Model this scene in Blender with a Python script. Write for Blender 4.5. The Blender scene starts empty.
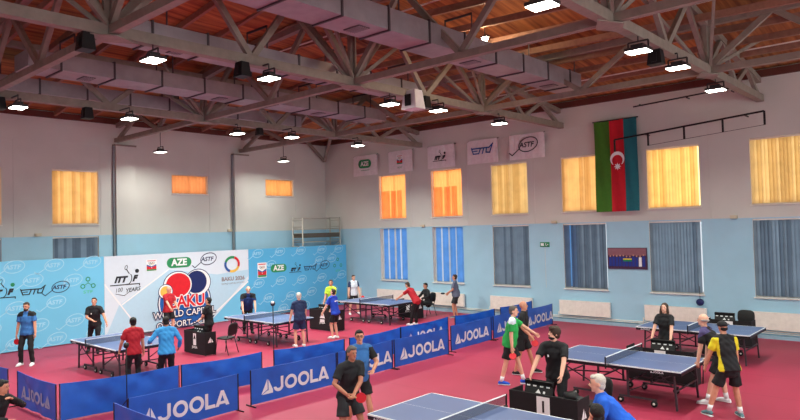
import bpy, bmesh, math, random
from mathutils import Vector, Matrix, noise
random.seed(7)
SC = bpy.context.scene
COL = SC.collection
R = math.radians
# ---------------------------------------------------------------- camera
YAW, PITCH, ROLL, FPX, CAMH = -0.73115, 0.02848, -0.0263, 644.466, 3.5193
fw = Vector((math.sin(YAW)*math.cos(PITCH), math.cos(YAW)*math.cos(PITCH), math.sin(PITCH)))
r0 = Vector((math.cos(YAW), -math.sin(YAW), 0)); u0 = r0.cross(fw)
rr = r0*math.cos(ROLL) + u0*math.sin(ROLL); uu = -r0*math.sin(ROLL) + u0*math.cos(ROLL)
cd = bpy.data.cameras.new('camera'); cam = bpy.data.objects.new('camera', cd); COL.objects.link(cam)
M = Matrix((rr, uu, -fw)).transposed().to_4x4(); M.translation = Vector((0, 0, CAMH))
cam.matrix_world = M
cd.sensor_width = 36; cd.lens = FPX*36/800; cd.clip_start = .05; cd.clip_end = 200
SC.camera = cam
# ---------------------------------------------------------------- world, exposure
w = bpy.data.worlds.new('world'); SC.world = w; w.use_nodes = True
w.node_tree.nodes['Background'].inputs[0].default_value = (.30, .42, .6, 1)
w.node_tree.nodes['Background'].inputs[1].default_value = .6
SC.view_settings.view_transform = 'Standard'; SC.view_settings.look = 'None'
SC.view_settings.gamma = 1; SC.view_settings.use_curve_mapping = False
SC.view_settings.exposure = 1.08
LAMP = 14.0          # radiance of the high bay panels
BEAM = 50.0         # watts of each bay lamp's beam
WIN = 1.0            # scale of the daylight behind the windows
# ---------------------------------------------------------------- materials
def lin(c):
    c = c/255.0
    return c/12.92 if c <= .04045 else ((c+.055)/1.055)**2.4
def L3(r, g, b): return (lin(r), lin(g), lin(b), 1)
MATS = {}
WORK = bpy.data.scenes.new('workbench')     # a bare scene in which text and fused skins are evaluated
def bake(ob):
    vl = WORK.view_layers[0]; vl.update(); dg = vl.depsgraph; dg.update()
    return bpy.data.meshes.new_from_object(ob.evaluated_get(dg))
def mat(name, rgb, rough=.6, metal=0, var=.06, scale=8, bump=0, bscale=60, spec=.4, trans=0):
    """procedural diffuse/gloss material with gentle noise variation of its colour"""
    if name in MATS: return MATS[name]
    m = bpy.data.materials.new(name); m.use_nodes = True; MATS[name] = m
    nt = m.node_tree; b = nt.nodes['Principled BSDF']
    b.inputs['Roughness'].default_value = rough; b.inputs['Metallic'].default_value = metal
    b.inputs['Specular IOR Level'].default_value = spec
    c = L3(*rgb)
    tc = nt.nodes.new('ShaderNodeTexCoord')
    n = nt.nodes.new('ShaderNodeTexNoise'); n.inputs['Scale'].default_value = scale; n.inputs['Detail'].default_value = 4
    nt.links.new(tc.outputs['Object'], n.inputs['Vector'])
    r = nt.nodes.new('ShaderNodeValToRGB')
    r.color_ramp.elements[0].position = .3; r.color_ramp.elements[1].position = .7
    r.color_ramp.elements[0].color = tuple(v*(1-var) for v in c[:3])+(1,)
    r.color_ramp.elements[1].color = tuple(min(1, v*(1+var)) for v in c[:3])+(1,)
    nt.links.new(n.outputs['Fac'], r.inputs['Fac']); nt.links.new(r.outputs['Color'], b.inputs['Base Color'])
    if bump:
        n2 = nt.nodes.new('ShaderNodeTexNoise'); n2.inputs['Scale'].default_value = bscale; n2.inputs['Detail'].default_value = 3
        nt.links.new(tc.outputs['Object'], n2.inputs['Vector'])
        bp = nt.nodes.new('ShaderNodeBump'); bp.inputs['Strength'].default_value = bump; bp.inputs['Distance'].default_value = .02
        nt.links.new(n2.outputs['Fac'], bp.inputs['Height']); nt.links.new(bp.outputs['Normal'], b.inputs['Normal'])
    return m
def emis(name, rgb, s):
    if name in MATS: return MATS[name]
    m = bpy.data.materials.new(name); m.use_nodes = True; MATS[name] = m
    nt = m.node_tree; nt.nodes.remove(nt.nodes['Principled BSDF'])
    e = nt.nodes.new('ShaderNodeEmission'); e.inputs[0].default_value = L3(*rgb); e.inputs[1].default_value = s
    nt.links.new(e.outputs[0], nt.nodes['Material Output'].inputs[0]); return m
def sheer(name, rgb, t=.8):
    """cloth that lets daylight through"""
    if name in MATS: return MATS[name]
    m = bpy.data.materials.new(name); m.use_nodes = True; MATS[name] = m
    nt = m.node_tree; nt.nodes.remove(nt.nodes['Principled BSDF'])
    d = nt.nodes.new('ShaderNodeBsdfDiffuse'); tr = nt.nodes.new('ShaderNodeBsdfTranslucent')
    mx = nt.nodes.new('ShaderNodeMixShader'); mx.inputs[0].default_value = t
    tc = nt.nodes.new('ShaderNodeTexCoord'); n = nt.nodes.new('ShaderNodeTexNoise'); n.inputs['Scale'].default_value = 3
    r = nt.nodes.new('ShaderNodeValToRGB'); c = L3(*rgb)
    r.color_ramp.elements[0].position = .3; r.color_ramp.elements[1].position = .7
    r.color_ramp.elements[0].color = tuple(v*.85 for v in c[:3])+(1,); r.color_ramp.elements[1].color = c
    nt.links.new(tc.outputs['Object'], n.inputs['Vector']); nt.links.new(n.outputs['Fac'], r.inputs['Fac'])
    for q in (d, tr): nt.links.new(r.outputs['Color'], q.inputs['Color'])
    nt.links.new(d.outputs[0], mx.inputs[1]); nt.links.new(tr.outputs[0], mx.inputs[2])
    nt.links.new(mx.outputs[0], nt.nodes['Material Output'].inputs[0]); return m
def netmat():
    m = bpy.data.materials.new('net_mesh'); m.use_nodes = True
    nt = m.node_tree; b = nt.nodes['Principled BSDF']; b.inputs['Base Color'].default_value = L3(50, 55, 65)
    b.inputs['Alpha'].default_value = .62; b.inputs['Roughness'].default_value = .8
    return m
# ---------------------------------------------------------------- mesh builder
class MB:
    def __init__(s): s.v = []; s.f = []; s.m = []; s.ms = []; s.sm = []
    def mi(s, m):
        if m not in s.ms: s.ms.append(m)
        return s.ms.index(m)
    def add(s, vs, fs, m, smooth=False):
        o = len(s.v); s.v += [Vector(v) for v in vs]; k = s.mi(m)
        for f in fs: s.f.append([i+o for i in f]); s.m.append(k); s.sm.append(smooth)
        return s
    def box(s, a, b, m, rot=None, c=None):
        x0, y0, z0 = a; x1, y1, z1 = b
        vs = [Vector(q) for q in ((x0,y0,z0),(x1,y0,z0),(x1,y1,z0),(x0,y1,z0),(x0,y0,z1),(x1,y0,z1),(x1,y1,z1),(x0,y1,z1))]
        if rot is not None:
            cc = Vector(c) if c is not None else sum(vs, Vector())/8
            vs = [rot @ (v-cc) + cc for v in vs]
        return s.add(vs, [(3,2,1,0),(4,5,6,7),(0,1,5,4),(1,2,6,5),(2,3,7,6),(3,0,4,7)], m)
    def bar(s, p, q, w, h, m, up=(0,0,1)):
        """rectangular beam from p to q, w across, h in the up direction"""
        p = Vector(p); q = Vector(q); d = (q-p).normalized(); u = Vector(up)
        if abs(d.dot(u)) > .98: u = Vector((1,0,0))
        sd = d.cross(u).normalized(); u = sd.cross(d).normalized()
        vs = []
        for e in (p, q):
            for i, j in ((-1,-1),(1,-1),(1,1),(-1,1)): vs.append(e + sd*w/2*i + u*h/2*j)
        return s.add(vs, [(0,1,2,3),(7,6,5,4),(4,5,1,0),(5,6,2,1),(6,7,3,2),(7,4,0,3)], m)
    def tube(s, pts, rad, m, n=10, side=None, smooth=True, dome=True):
        """tube through pts with radii (r or (across, along)); closed rounded ends"""
        pts = [Vector(p) for p in pts]
        rad = [r if isinstance(r, tuple) else (r, r) for r in (rad if isinstance(rad, list) else [rad]*len(pts))]
        if dome:
            d0 = (pts[0]-pts[1]).normalized(); d1 = (pts[-1]-pts[-2]).normalized()
            a, b = min(rad[0]), min(rad[-1])
            pts = [pts[0]+d0*a*.8, pts[0]+d0*a*.45] + pts + [pts[-1]+d1*b*.45, pts[-1]+d1*b*.8]
            rad = [(rad[0][0]*.45, rad[0][1]*.45), (rad[0][0]*.84, rad[0][1]*.84)] + rad + [(rad[-1][0]*.84, rad[-1][1]*.84), (rad[-1][0]*.45, rad[-1][1]*.45)]
        vs = []; fs = []; N = len(pts); sd = None
        for i, p in enumerate(pts):
            d = (pts[min(i+1, N-1)] - pts[max(i-1, 0)])
            d = d.normalized() if d.length > 1e-9 else Vector((0,0,1))
            if side is not None: a = Vector(side)
            elif sd is not None: a = sd
            else: a = Vector((1,0,0)) if abs(d.x) < .8 else Vector((0,1,0))
            a = (a - d*a.dot(d))
            a = a.normalized() if a.length > 1e-6 else d.orthogonal().normalized()
            sd = a; b = d.cross(a).normalized(); rx, ry = rad[i]
            for k in range(n):
                t = 2*math.pi*k/n; vs.append(p + a*rx*math.cos(t) + b*ry*math.sin(t))
        for i in range(N-1):
            for k in range(n):
                k2 = (k+1) % n; fs.append((i*n+k, i*n+k2, (i+1)*n+k2, (i+1)*n+k))
        fs.append(tuple(reversed(range(n)))); fs.append(tuple(range((N-1)*n, N*n)))
        return s.add(vs, fs, m, smooth)
    def ell(s, c, r, m, rot=None, nu=14, nv=9, smooth=True, fn=None):
        c = Vector(c); vs = [Vector((0,0,-1))]; fs = []
        for j in range(1, nv):
            p = math.pi*j/nv - math.pi/2
            for i in range(nu):
                t = 2*math.pi*i/nu; vs.append(Vector((math.cos(p)*math.cos(t), math.cos(p)*math.sin(t), math.sin(p))))
        vs.append(Vector((0,0,1)))
        for i in range(nu): fs.append((0, 1+(i+1) % nu, 1+i))
        for j in range(nv-2):
            for i in range(nu):
                a = 1+j*nu+i; b = 1+j*nu+(i+1) % nu; fs.append((a, b, b+nu, a+nu))
        l = len(vs)-1
        for i in range(nu): fs.append((l, l-nu+i, l-nu+(i+1) % nu))
        out = []
        for v in vs:
            q = Vector((v.x*r[0], v.y*r[1], v.z*r[2]))
            if fn: q = fn(q)
            if rot is not None: q = rot @ q
            out.append(q+c)
        return s.add(out, fs, m, smooth)
    def cyl(s, p, q, r, m, n=14, smooth=True): return s.tube([p, q], [r, r], m, n, None, smooth, False)
    def build(s, name, parent=None, loc=None, col=None):
        me = bpy.data.meshes.new(name); me.from_pydata(s.v, [], s.f)
        for m in s.ms: me.materials.append(m)
        me.polygons.foreach_set('material_index', s.m); me.polygons.foreach_set('use_smooth', s.sm); me.update()
        o = bpy.data.objects.new(name, me); (col or COL).objects.link(o)
        if parent is not None: o.parent = parent
        if loc is not None: o.location = loc
        return o
def tag(o, label=None, cat=None, group=None, kind=None):
    if label: o['label'] = label
    if cat: o['category'] = cat
    if group: o['group'] = group
    if kind: o['kind'] = kind
    return o
def thing(name, label, cat, loc=(0,0,0), rz=0, group=None):
    o = bpy.data.objects.new(name, None); COL.objects.link(o); o.location = loc; o.rotation_euler = (0,0,rz)
    o.empty_display_size = .2
    return tag(o, label, cat, group)
def dup(o, loc=None, rz=None, label=None, group=None, parent=None):
    c = o.copy(); COL.objects.link(c)
    if parent is not None: c.parent = parent
    for ch in [x for x in COL.objects if x.parent == o]: dup(ch, parent=c)
    if loc is not None: c.location = loc
    if rz is not None: c.rotation_euler = (0,0,rz)
    if label: c['label'] = label
    if group: c['group'] = group
    return c
def face(fx, fy): return math.atan2(-fx, fy)
# ---------------------------------------------------------------- flat print on a plane
class Print:
    """shapes printed on a plane: o + x*right + y*up, each layer a hair further out along n"""
    def __init__(s, o, right, up, n, off=.004, bend=None):
        s.o = Vector(o); s.r = Vector(right).normalized(); s.u = Vector(up).normalized(); s.n = Vector(n).normalized()
        s.off = off; s.mb = MB(); s.bend = bend
    def P(s, x, y, k):
        q = s.o + s.r*x + s.u*y + s.n*(s.off*k)
        return q + s.n*s.bend(x, y) if s.bend else q
    def poly(s, pts, m, k=1):
        s.mb.add([s.P(x, y, k) for x, y in pts], [tuple(range(len(pts)))], m); return s
    def disc(s, x, y, rx, ry, m, k=1, n=28): return s.poly([(x+rx*math.cos(2*math.pi*i/n), y+ry*math.sin(2*math.pi*i/n)) for i in range(n)], m, k)
    def ring(s, x, y, rx, ry, t, m, k=1, a0=0, a1=360, n=28, tilt=0):
        vs = []; fs = []; ct, st = math.cos(R(tilt)), math.sin(R(tilt))
        for i in range(n+1):
            a = R(a0+(a1-a0)*i/n)
            for q in (0, t):
                X, Y = (rx-q)*math.cos(a), (ry-q)*math.sin(a); vs.append(s.P(x+X*ct-Y*st, y+X*st+Y*ct, k))
        for i in range(n): fs.append((2*i, 2*i+1, 2*i+3, 2*i+2))
        s.mb.add(vs, fs, m); return s
    def line(s, pts, t, m, k=1):
        for (x0, y0), (x1, y1) in zip(pts[:-1], pts[1:]):
            d = math.hypot(x1-x0, y1-y0) or 1; dx, dy = (x1-x0)/d*t/2, (y1-y0)/d*t/2
            s.poly([(x0-dx+dy, y0-dy-dx), (x1+dx+dy, y1+dy-dx), (x1+dx-dy, y1+dy+dx), (x0-dx-dy, y0-dy+dx)], m, k)
        return s
    def rect(s, x0, y0, x1, y1, m, k=1): return s.poly([(x0,y0),(x1,y0),(x1,y1),(x0,y1)], m, k)
    def pill(s, x, y, hx, hy, m, k=1):
        pts = [(x+hx-hy+hy*math.cos(R(a)), y+hy*math.sin(R(a))) for a in range(-90, 91, 20)] + [(x-hx+hy+hy*math.cos(R(a)), y+hy*math.sin(R(a))) for a in range(90, 271, 20)]
        return s.poly(pts, m, k)
    def text(s, t, x, y, size, m, k=1, shear=0, bold=0, sx=1, rot=0):
        cu = bpy.data.curves.new('t', 'FONT'); cu.body = t; cu.size = size; cu.align_x = 'CENTER'; cu.align_y = 'CENTER'
        cu.shear = shear; cu.offset = bold; cu.resolution_u = 3
        ob = bpy.data.objects.new('t', cu); WORK.collection.objects.link(ob)
        me = bake(ob)
        c, q = math.cos(R(rot)), math.sin(R(rot))
        s.mb.add([s.P(x+v.co.x*sx*c-v.co.y*q, y+v.co.x*sx*q+v.co.y*c, k) for v in me.vertices], [tuple(p.vertices) for p in me.polygons], m)
        bpy.data.meshes.remove(me); bpy.data.objects.remove(ob); bpy.data.curves.remove(cu); return s
    def build(s, name, parent=None): return s.mb.build(name, parent)
def joola(P, x, y, h, m, k=1, mark=True):
    """the wide five letter word with its triangle mark, drawn stroke by stroke; x,y = lower left"""
    t = .22*h; X = x
    if mark:
        P.poly([(X, y), (X+.52*h, y+.28*h), (X+.52*h, y+1.0*h)], m, k)
        P.poly([(X+.05*h, y-.02*h), (X+.95*h, y-.02*h), (X+.95*h, y+.2*h), (X+.5*h, y+.2*h)], m, k)
        P.poly([(X+.6*h, y+.2*h), (X+.95*h, y+.2*h), (X+.60*h, y+.95*h)], m, k)
        X += 1.12*h
    P.line([(X+.62*h, y+.98*h-t/2), (X+.62*h, y+.3*h)], t, m, k)
    P.ring(X+.32*h, y+.33*h, .41*h, .35*h, t, m, k, 180, 360); X += .86*h
    for _ in range(2):
        P.ring(X+.52*h, y+.48*h, .52*h, .5*h, t, m, k); X += 1.12*h
    P.rect(X, y, X+t, y+.98*h, m, k); P.rect(X, y, X+.72*h, y+t, m, k); X += .74*h
    P.poly([(X-.02*h, y), (X+.24*h, y), (X+.62*h, y+.98*h), (X+.40*h, y+.98*h)], m, k)
    P.poly([(X+.40*h, y+.98*h), (X+.62*h, y+.98*h), (X+1.04*h, y), (X+.78*h, y)], m, k)
    P.rect(X+.2*h, y+.12*h, X+.85*h, y+.3*h, m, k)
    return X+1.04*h-x
# ================================================================ the hall
XW, YW = -24.18, 21.43       # left wall and right wall planes
XE, YE = 7.0, -5.0           # the walls behind and beside the gallery
ZB = 3.56                    # top of the blue paint
def deck(x, y): return 7.95 + .13*max(0, min(YW-y, x-XW, y-YE, XE-x))
m_blue = mat('blue_wall_paint', (163, 205, 226), .55, var=.03, scale=1.5, bump=.12, bscale=20)
m_white = mat('white_wall_paint', (206, 206, 200), .7, var=.04, scale=.9, bump=.12, bscale=20)
m_reveal = mat('window_reveal_paint', (224, 214, 200), .6)
m_steel = mat('grey_truss_steel', (136, 126, 116), .6, metal=.0, var=.12, scale=6)
m_black = mat('black_plastic', (22, 22, 24), .5)
m_blackmetal = mat('black_metal', (30, 30, 32), .4, metal=.3)
m_wht = mat('white_print', (235, 238, 240), .6, var=.01)

def floor_mat():
    m = bpy.data.materials.new('pink_sport_floor'); m.use_nodes = True; nt = m.node_tree; b = nt.nodes['Principled BSDF']
    tc = nt.nodes.new('ShaderNodeTexCoord')
    n = nt.nodes.new('ShaderNodeTexNoise'); n.inputs['Scale'].default_value = .35; n.inputs['Detail'].default_value = 6
    r = nt.nodes.new('ShaderNodeValToRGB')
    r.color_ramp.elements[0].position = .3; r.color_ramp.elements[0].color = L3(148, 40, 66)
    r.color_ramp.elements[1].position = .7; r.color_ramp.elements[1].color = L3(165, 50, 77)
    nt.links.new(tc.outputs['Object'], n.inputs['Vector']); nt.links.new(n.outputs['Fac'], r.inputs['Fac'])
    # rolled vinyl lanes two metres wide: a thin seam between each pair
    sp = nt.nodes.new('ShaderNodeSeparateXYZ'); nt.links.new(tc.outputs['Object'], sp.inputs[0])
    a = nt.nodes.new('ShaderNodeMath'); a.operation = 'MODULO'; a.inputs[1].default_value = 1.8
    ad = nt.nodes.new('ShaderNodeMath'); ad.operation = 'ADD'; ad.inputs[1].default_value = 90
    nt.links.new(sp.outputs['Y'], ad.inputs[0]); nt.links.new(ad.outputs[0], a.inputs[0])
    c = nt.nodes.new('ShaderNodeMath'); c.operation = 'LESS_THAN'; c.inputs[1].default_value = .02; nt.links.new(a.outputs[0], c.inputs[0])
    mx = nt.nodes.new('ShaderNodeMix'); mx.data_type = 'RGBA'; mx.inputs[7].default_value = L3(136, 40, 60)
    nt.links.new(c.outputs[0], mx.inputs[0]); nt.links.new(r.outputs['Color'], mx.inputs[6])
    nt.links.new(mx.outputs[2], b.inputs['Base Color'])
    b.inputs['Roughness'].default_value = .5; b.inputs['Specular IOR Level'].default_value = .35
    return m
def deck_mat():
    m = bpy.data.materials.new('rusty_board_deck'); m.use_nodes = True; nt = m.node_tree; b = nt.nodes['Principled BSDF']
    tc = nt.nodes.new('ShaderNodeTexCoord'); mp = nt.nodes.new('ShaderNodeMapping'); mp.inputs['Scale'].default_value = (7, .35, 1)
    nt.links.new(tc.outputs['Object'], mp.inputs['Vector'])
    n = nt.nodes.new('ShaderNodeTexNoise'); n.inputs['Scale'].default_value = 1.0; n.inputs['Detail'].default_value = 5
    nt.links.new(mp.outputs[0], n.inputs['Vector'])
    r = nt.nodes.new('ShaderNodeValToRGB')
    e = r.color_ramp.elements; e[0].position = .3; e[0].color = L3(112, 60, 32); e[1].position = .72; e[1].color = L3(198, 132, 72)
    nt.links.new(n.outputs['Fac'], r.inputs['Fac']); nt.links.new(r.outputs['Color'], b.inputs['Base Color'])
    b.inputs['Roughness'].default_value = .75
    bp = nt.nodes.new('ShaderNodeBump'); bp.inputs['Strength'].default_value = .6; bp.inputs['Distance'].default_value = .03
    nt.links.new(n.outputs['Fac'], bp.inputs['Height']); nt.links.new(bp.outputs[0], b.inputs['Normal'])
    return m
fl = MB(); fl.box((XW-.3, YE-.3, -.1), (XE+.3, YW+.3, 0), floor_mat()); tag(fl.build('floor'), kind='structure')
# roof boards: a shallow hipped deck
dk = MB(); dm = deck_mat(); n = 12
xs = [XW-.2, -20, -16, -12, -8, -4, 0, XE-6, XE-3, XE+.2]; ys = [YE-.2, -2, 1, 4, 8, 12, 15, 18, YW+.2]
vs = [Vector((x, y, deck(x, y)+(.1 if k else 0))) for k in (0, 1) for x in xs for y in ys]
nx, ny = len(xs), len(ys); fs = []
for i in range(nx-1):
    for j in range(ny-1):
        a = i*ny+j; fs.append((a, a+1, a+ny+1, a+ny)); a += nx*ny; fs.append((a+ny, a+ny+1, a+1, a))
dk.add(vs, fs, dm); tag(dk.build('ceiling'), kind='structure')

def wall(name, axis, plane, a0, a1, top, holes, inward, th=.35):
    """wall in the plane axis=plane from a0 to a1, openings cut out of its grid; blue below ZB"""
    mb = MB()
    cu = sorted(set([a0, a1] + [h[i] for h in holes for i in (0, 1)])); cz = sorted(set([0, ZB, top] + [h[i] for h in holes for i in (2, 3)]))
    def pt(a, z, d):
        c = plane - inward*d
        return Vector((c, a, z)) if axis == 'x' else Vector((a, c, z))
    for i in range(len(cu)-1):
        for j in range(len(cz)-1):
            ca, cc = (cu[i]+cu[i+1])/2, (cz[j]+cz[j+1])/2
            if any(h[0] < ca < h[1] and h[2] < cc < h[3] for h in holes): continue
            m = m_blue if cc < ZB else m_white
            for d in (0, th): mb.add([pt(cu[i], cz[j], d), pt(cu[i+1], cz[j], d), pt(cu[i+1], cz[j+1], d), pt(cu[i], cz[j+1], d)], [(0,1,2,3)], m)
    for h in holes:
        c = [(h[0], h[2]), (h[1], h[2]), (h[1], h[3]), (h[0], h[3])]
        for k in range(4):
            p, q = c[k], c[(k+1) % 4]
            mb.add([pt(*p, 0), pt(*q, 0), pt(*q, th), pt(*p, th)], [(0,1,2,3)], m_reveal)
    # hairline joints between the wall panels, shallow raised battens
    o = mb.build(name); tag(o, kind='structure'); return o
RW = [(-20.48, -18.86), (-17.4, -15.78), (-14.33, -12.7), (-11.27, -9.63), (-8.15, -6.5), (-5.05, -3.4), (-1.95, -.3)]
UZ0, UZ1, LZ0, LZ1 = 3.96, 5.94, 1.2, 3.53
holesR = [(a, b, UZ0, UZ1) for a, b in RW] + [(a, b, LZ0, LZ1) for a, b in RW]
LWU = [(5.5, 7.09, 3.98, 5.93), (8.68, 10.28, 3.98, 5.93), (13.2, 14.83, 5.17, 5.93), (17.8, 19.4, 5.17, 5.93)]
LWL = [(5.5, 7.09, 1.2, 3.53), (8.68, 10.28, 1.2, 3.53)]
wall('wall_right', 'y', YW, XW, XE, 8.05, holesR, -1)
wall('wall_left', 'x', XW, YE, YW, 8.05, LWU+LWL, 1)
wall('wall_front', 'y', YE, XW, XE, 8.05, [], 1)
BW = [(y, y+1.6) for y in (-2.5, 1.5, 5.5, 9.5, 13.5, 17.5)]  # unseen window openings, added to brighten the left wall
wall('wall_back', 'x', XE, YE, YW, 8.05, [(a, b, 3.98, 5.93) for a, b in BW]+[(a, b, 1.2, 3.53) for a, b in BW], -1)
# painted skirting step along the two visible walls
sk = MB(); m_sk = mat('pale_plinth', (150, 180, 198), .5); sk.box((XW+.02, YW-.16, 0), (XE-.02, YW-.002, .1), m_sk); tag(sk.build('baseboard_right'), kind='structure')
sk = MB(); sk.box((XW+.002, YE+.02, 0), (XW+.14, YW-.2, .1), m_sk); tag(sk.build('baseboard_left'), kind='structure')
# panel joint battens of the upper wall
tr = MB()
tr.box((XW+.05, YW-.012, 6.94), (XE-.05, YW, 6.97), m_white)
for a, b in RW:
    for x in (b+.28,): tr.box((x, YW-.012, ZB), (x+.025, YW, 6.94), m_white)
tag(tr.build('trim_1'), kind='structure')
tr = MB(); tr.box((XW, 4, 6.9), (XW+.012, YW-.05, 6.93), m_white)
for y in (7.45, 10.35, 14.9, 19.5): tr.box((XW, y, ZB), (XW+.012, y+.025, 6.9), m_white)
tag(tr.build('trim_2'), kind='structure')
# dark timber wall plate under the deck
m_red = mat('dark_red_timber', (96, 50, 40), .7)
for nme, a, b in (('trim_3', (XW+.02, YW-.12, 7.72), (XE-.02, YW-.005, 7.93)), ('trim_4', (XW+.005, YE+.1, 7.72), (XW+.12, YW-.15, 7.93))):
    t = MB(); t.box(a, b, m_red); tag(t.build(nme), kind='structure')
# columns on the left wall
for k, (y0, y1) in enumerate(((10.87, 11.62), (16.05, 16.75), (5.0, 5.7))):
    c = MB(); c.box((XW+.003, y0, 0), (XW+.18, y1, 2.0), m_blue); c.box((XW+.003, y0, 2.0), (XW+.18, y1, ZB), m_blue); c.box((XW+.003, y0, ZB), (XW+.18, y1, 6.93), m_white)
    c.box((XW+.003, y0-.06, 6.9), (XW+.24, y1+.02, 6.96), m_steel)
    c.box((XW+.003, y0-.07, ZB*0), (XW+.10, y0-.005, 6.9), mat('grey_downpipe', (140, 146, 150), .5))
    tag(c.build('trim_%d' % (5+k)), kind='structure')

# ---------------------------------------------------------------- windows and what hangs in them
m_frame = mat('white_window_frame', (225, 222, 215), .4)
def glow(name, rgb, s): return emis(name, rgb, s*WIN)
g_warm = glow('warm_daylight', (255, 205, 145), .95)
g_gold = glow('golden_daylight', (255, 210, 138), 1.3)
g_cream = glow('cream_daylight', (255, 221, 165), .8)
g_orange = glow('orange_daylight', (255, 222, 190), 1.1)
g_blue = glow('blue_daylight', (196, 216, 246), .55)
g_grey = glow('grey_daylight', (200, 208, 216), .62)
g_fill = glow('added_fill_daylight', (240, 250, 250), 5.5)  # strong fill glow for the added windows out of view
g_pink = glow('pinkish_daylight', (255, 205, 165), .7)
s_cream = sheer('cream_slat_cloth', (243, 228, 194)); s_grey = sheer('grey_blue_slat_cloth', (150, 165, 178), .75)
s_orange = sheer('orange_curtain_cloth', (255, 186, 122), .85); s_blue = sheer('blue_curtain_cloth', (122, 176, 232), .85)
s_cream2 = sheer('cream_slat_cloth_darker', (222, 200, 160)); s_grey2 = sheer('grey_blue_slat_cloth_darker', (122, 136, 150), .75)
s_white = sheer('white_curtain_cloth', (235, 232, 225), .85); s_peach = sheer('peach_curtain_cloth', (250, 190, 140), .85)
wn = [0]
def window(axis, a0, a1, z0, z1, kind, g, label, bars=True):
    plane, inw = (YW, -1) if axis == 'y' else ((XE, -1) if axis == 'b' else (XW, 1))
    def P(a, z, d):
        c = plane - inw*d
        return (a, c, z) if axis == 'y' else (c, a, z)
    def bx(mb, A0, Z0, d0, A1, Z1, d1, m):
        p, q = P(A0, Z0, d0), P(A1, Z1, d1)
        mb.box(tuple(min(p[i], q[i]) for i in range(3)), tuple(max(p[i], q[i]) for i in range(3)), m)
    wn[0] += 1
    root = bpy.data.objects.new('window_%d' % wn[0], None); COL.objects.link(root); tag(root, kind='structure')
    f = MB(); t = .05
    bx(f, a0+.004, z0+.004, .18, a0+t, z1-.004, .25, m_frame); bx(f, a1-t, z0+.004, .18, a1-.004, z1-.004, .25, m_frame)
    bx(f, a0+t, z0+.004, .18, a1-t, z0+t, .25, m_frame); bx(f, a0+t, z1-t, .18, a1-t, z1-.004, .25, m_frame)
    am = (a0+a1)/2; bx(f, am-.025, z0+t, .185, am+.025, z1-t, .245, m_frame)
    f.build('window_frame', root)
    pn = MB(); bx(pn, a0+t, z0+t, .21, a1-t, z1-t, .22, g); pn.build('pane', root)
    sl = MB(); bx(sl, a0-.03, z0-.04, -.05, a1+.03, z0-.004, .0, m_frame); sl.build('window_sill', root)
    rnd = random.Random(wn[0]*17)
    if kind in ('blind', 'blindgap'):
        cloth = s_cream if z0 > ZB else s_grey; cloth2 = s_cream2 if z0 > ZB else s_grey2
        t_ = thing('vertical_blind', label, 'blind', P(am, z1, .0))
        o = Vector(P(am, z1, 0))
        rl = MB(); bx(rl, a0+.01, z1-.05, .03, a1-.01, z1-.01, .09, m_frame); rl.v = [v-o for v in rl.v]; rl.build('head_rail', t_)
        b = MB(); st = .098; k = 0; a = a0+.05
        while a < a1-.05:
            skip = kind == 'blindgap' and k in (2,)
            if not skip:
                an = R(18+rnd.uniform(-9, 9)); hw = .067
                da, dd = math.cos(an)*hw, math.sin(an)*hw; s0 = rnd.uniform(-.006, .006)
                b.add([P(a-da, z1-.05, .06-dd), P(a+da, z1-.05, .06+dd), P(a+da+s0, z0+.03, .06+dd), P(a-da+s0, z0+.03, .06-dd)], [(0,1,2,3)], cloth if rnd.random() < .6 else cloth2)
            a += st*(1 if not skip else 1); k += 1
        b.v = [v-o for v in b.v]; b.build('slats', t_)
        if kind == 'blindgap':
            c = MB(); fold(c, P, a0+.06, a0+.5, z0+.06, z1-.06, .15, s_blue, rnd, .012); co = c.build('curtain', root)
    elif kind == 'curtain2':   # valance and a pair of folded curtains in deeper cloth
        cl = s_orange if z0 > ZB else s_blue
        c = MB(); o = Vector(P(am, z1, 0))
        W_ = a1-a0
        if z0 > ZB: fold(c, P, a0+.03, a1-.03, z0+.03, z1-.02, .12, cl, rnd, .022)
        else:
            for u, v in ((.06, .24), (.28, .47), (.53, .70), (.74, .97)): fold(c, P, a0+u*W_, a0+v*W_, z0+.03, z1-.02, .12, cl, rnd, .022)
            for u, v in ((.02, .07), (.235, .285), (.465, .535), (.695, .745)): fold(c, P, a0+u*W_, a0+v*W_, z0+.03, z1-.02, .14, s_white, rnd, .01)
        if z0 > ZB:
            for u, v in ((.04, .34), (.40, .60), (.64, .80)): fold(c, P, a0+u*W_, a0+v*W_, z0+.05, z0+.64*(z1-z0), .09, mat_red_curtain(), rnd, .02)
        c.v = [v-o for v in c.v]; co = c.build('window_curtain', None, o); tag(co, label, 'curtain')
    elif kind == 'curtain1':
        c = MB(); o = Vector(P(am, z1, 0)); fold(c, P, a0+.02, a1-.02, z0+.02, z1-.02, .1, s_peach, rnd, .02)
        c.v = [v-o for v in c.v]; co = c.build('window_curtain', None, o); tag(co, label, 'curtain')
def mat_red_curtain(): return sheer('deep_orange_curtain_cloth', (255, 206, 176), .85)
def fold(mb, P, a0, a1, z0, z1, d, m, rnd, amp):
    n = max(8, int((a1-a0)/.03)); vs = []; ph = rnd.uniform(0, 6)
    for j, z in enumerate((z0, (z0+z1)/2, z1)):
        for i in range(n+1):
            a = a0+(a1-a0)*i/n; vs.append(P(a, z, d+amp*math.sin(a*38+ph+.5*math.sin(a*7+j))))
    fs = [(j*(n+1)+i, j*(n+1)+i+1, (j+1)*(n+1)+i+1, (j+1)*(n+1)+i) for j in range(2) for i in range(n)]
    mb.add(vs, fs, m, True)
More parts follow.
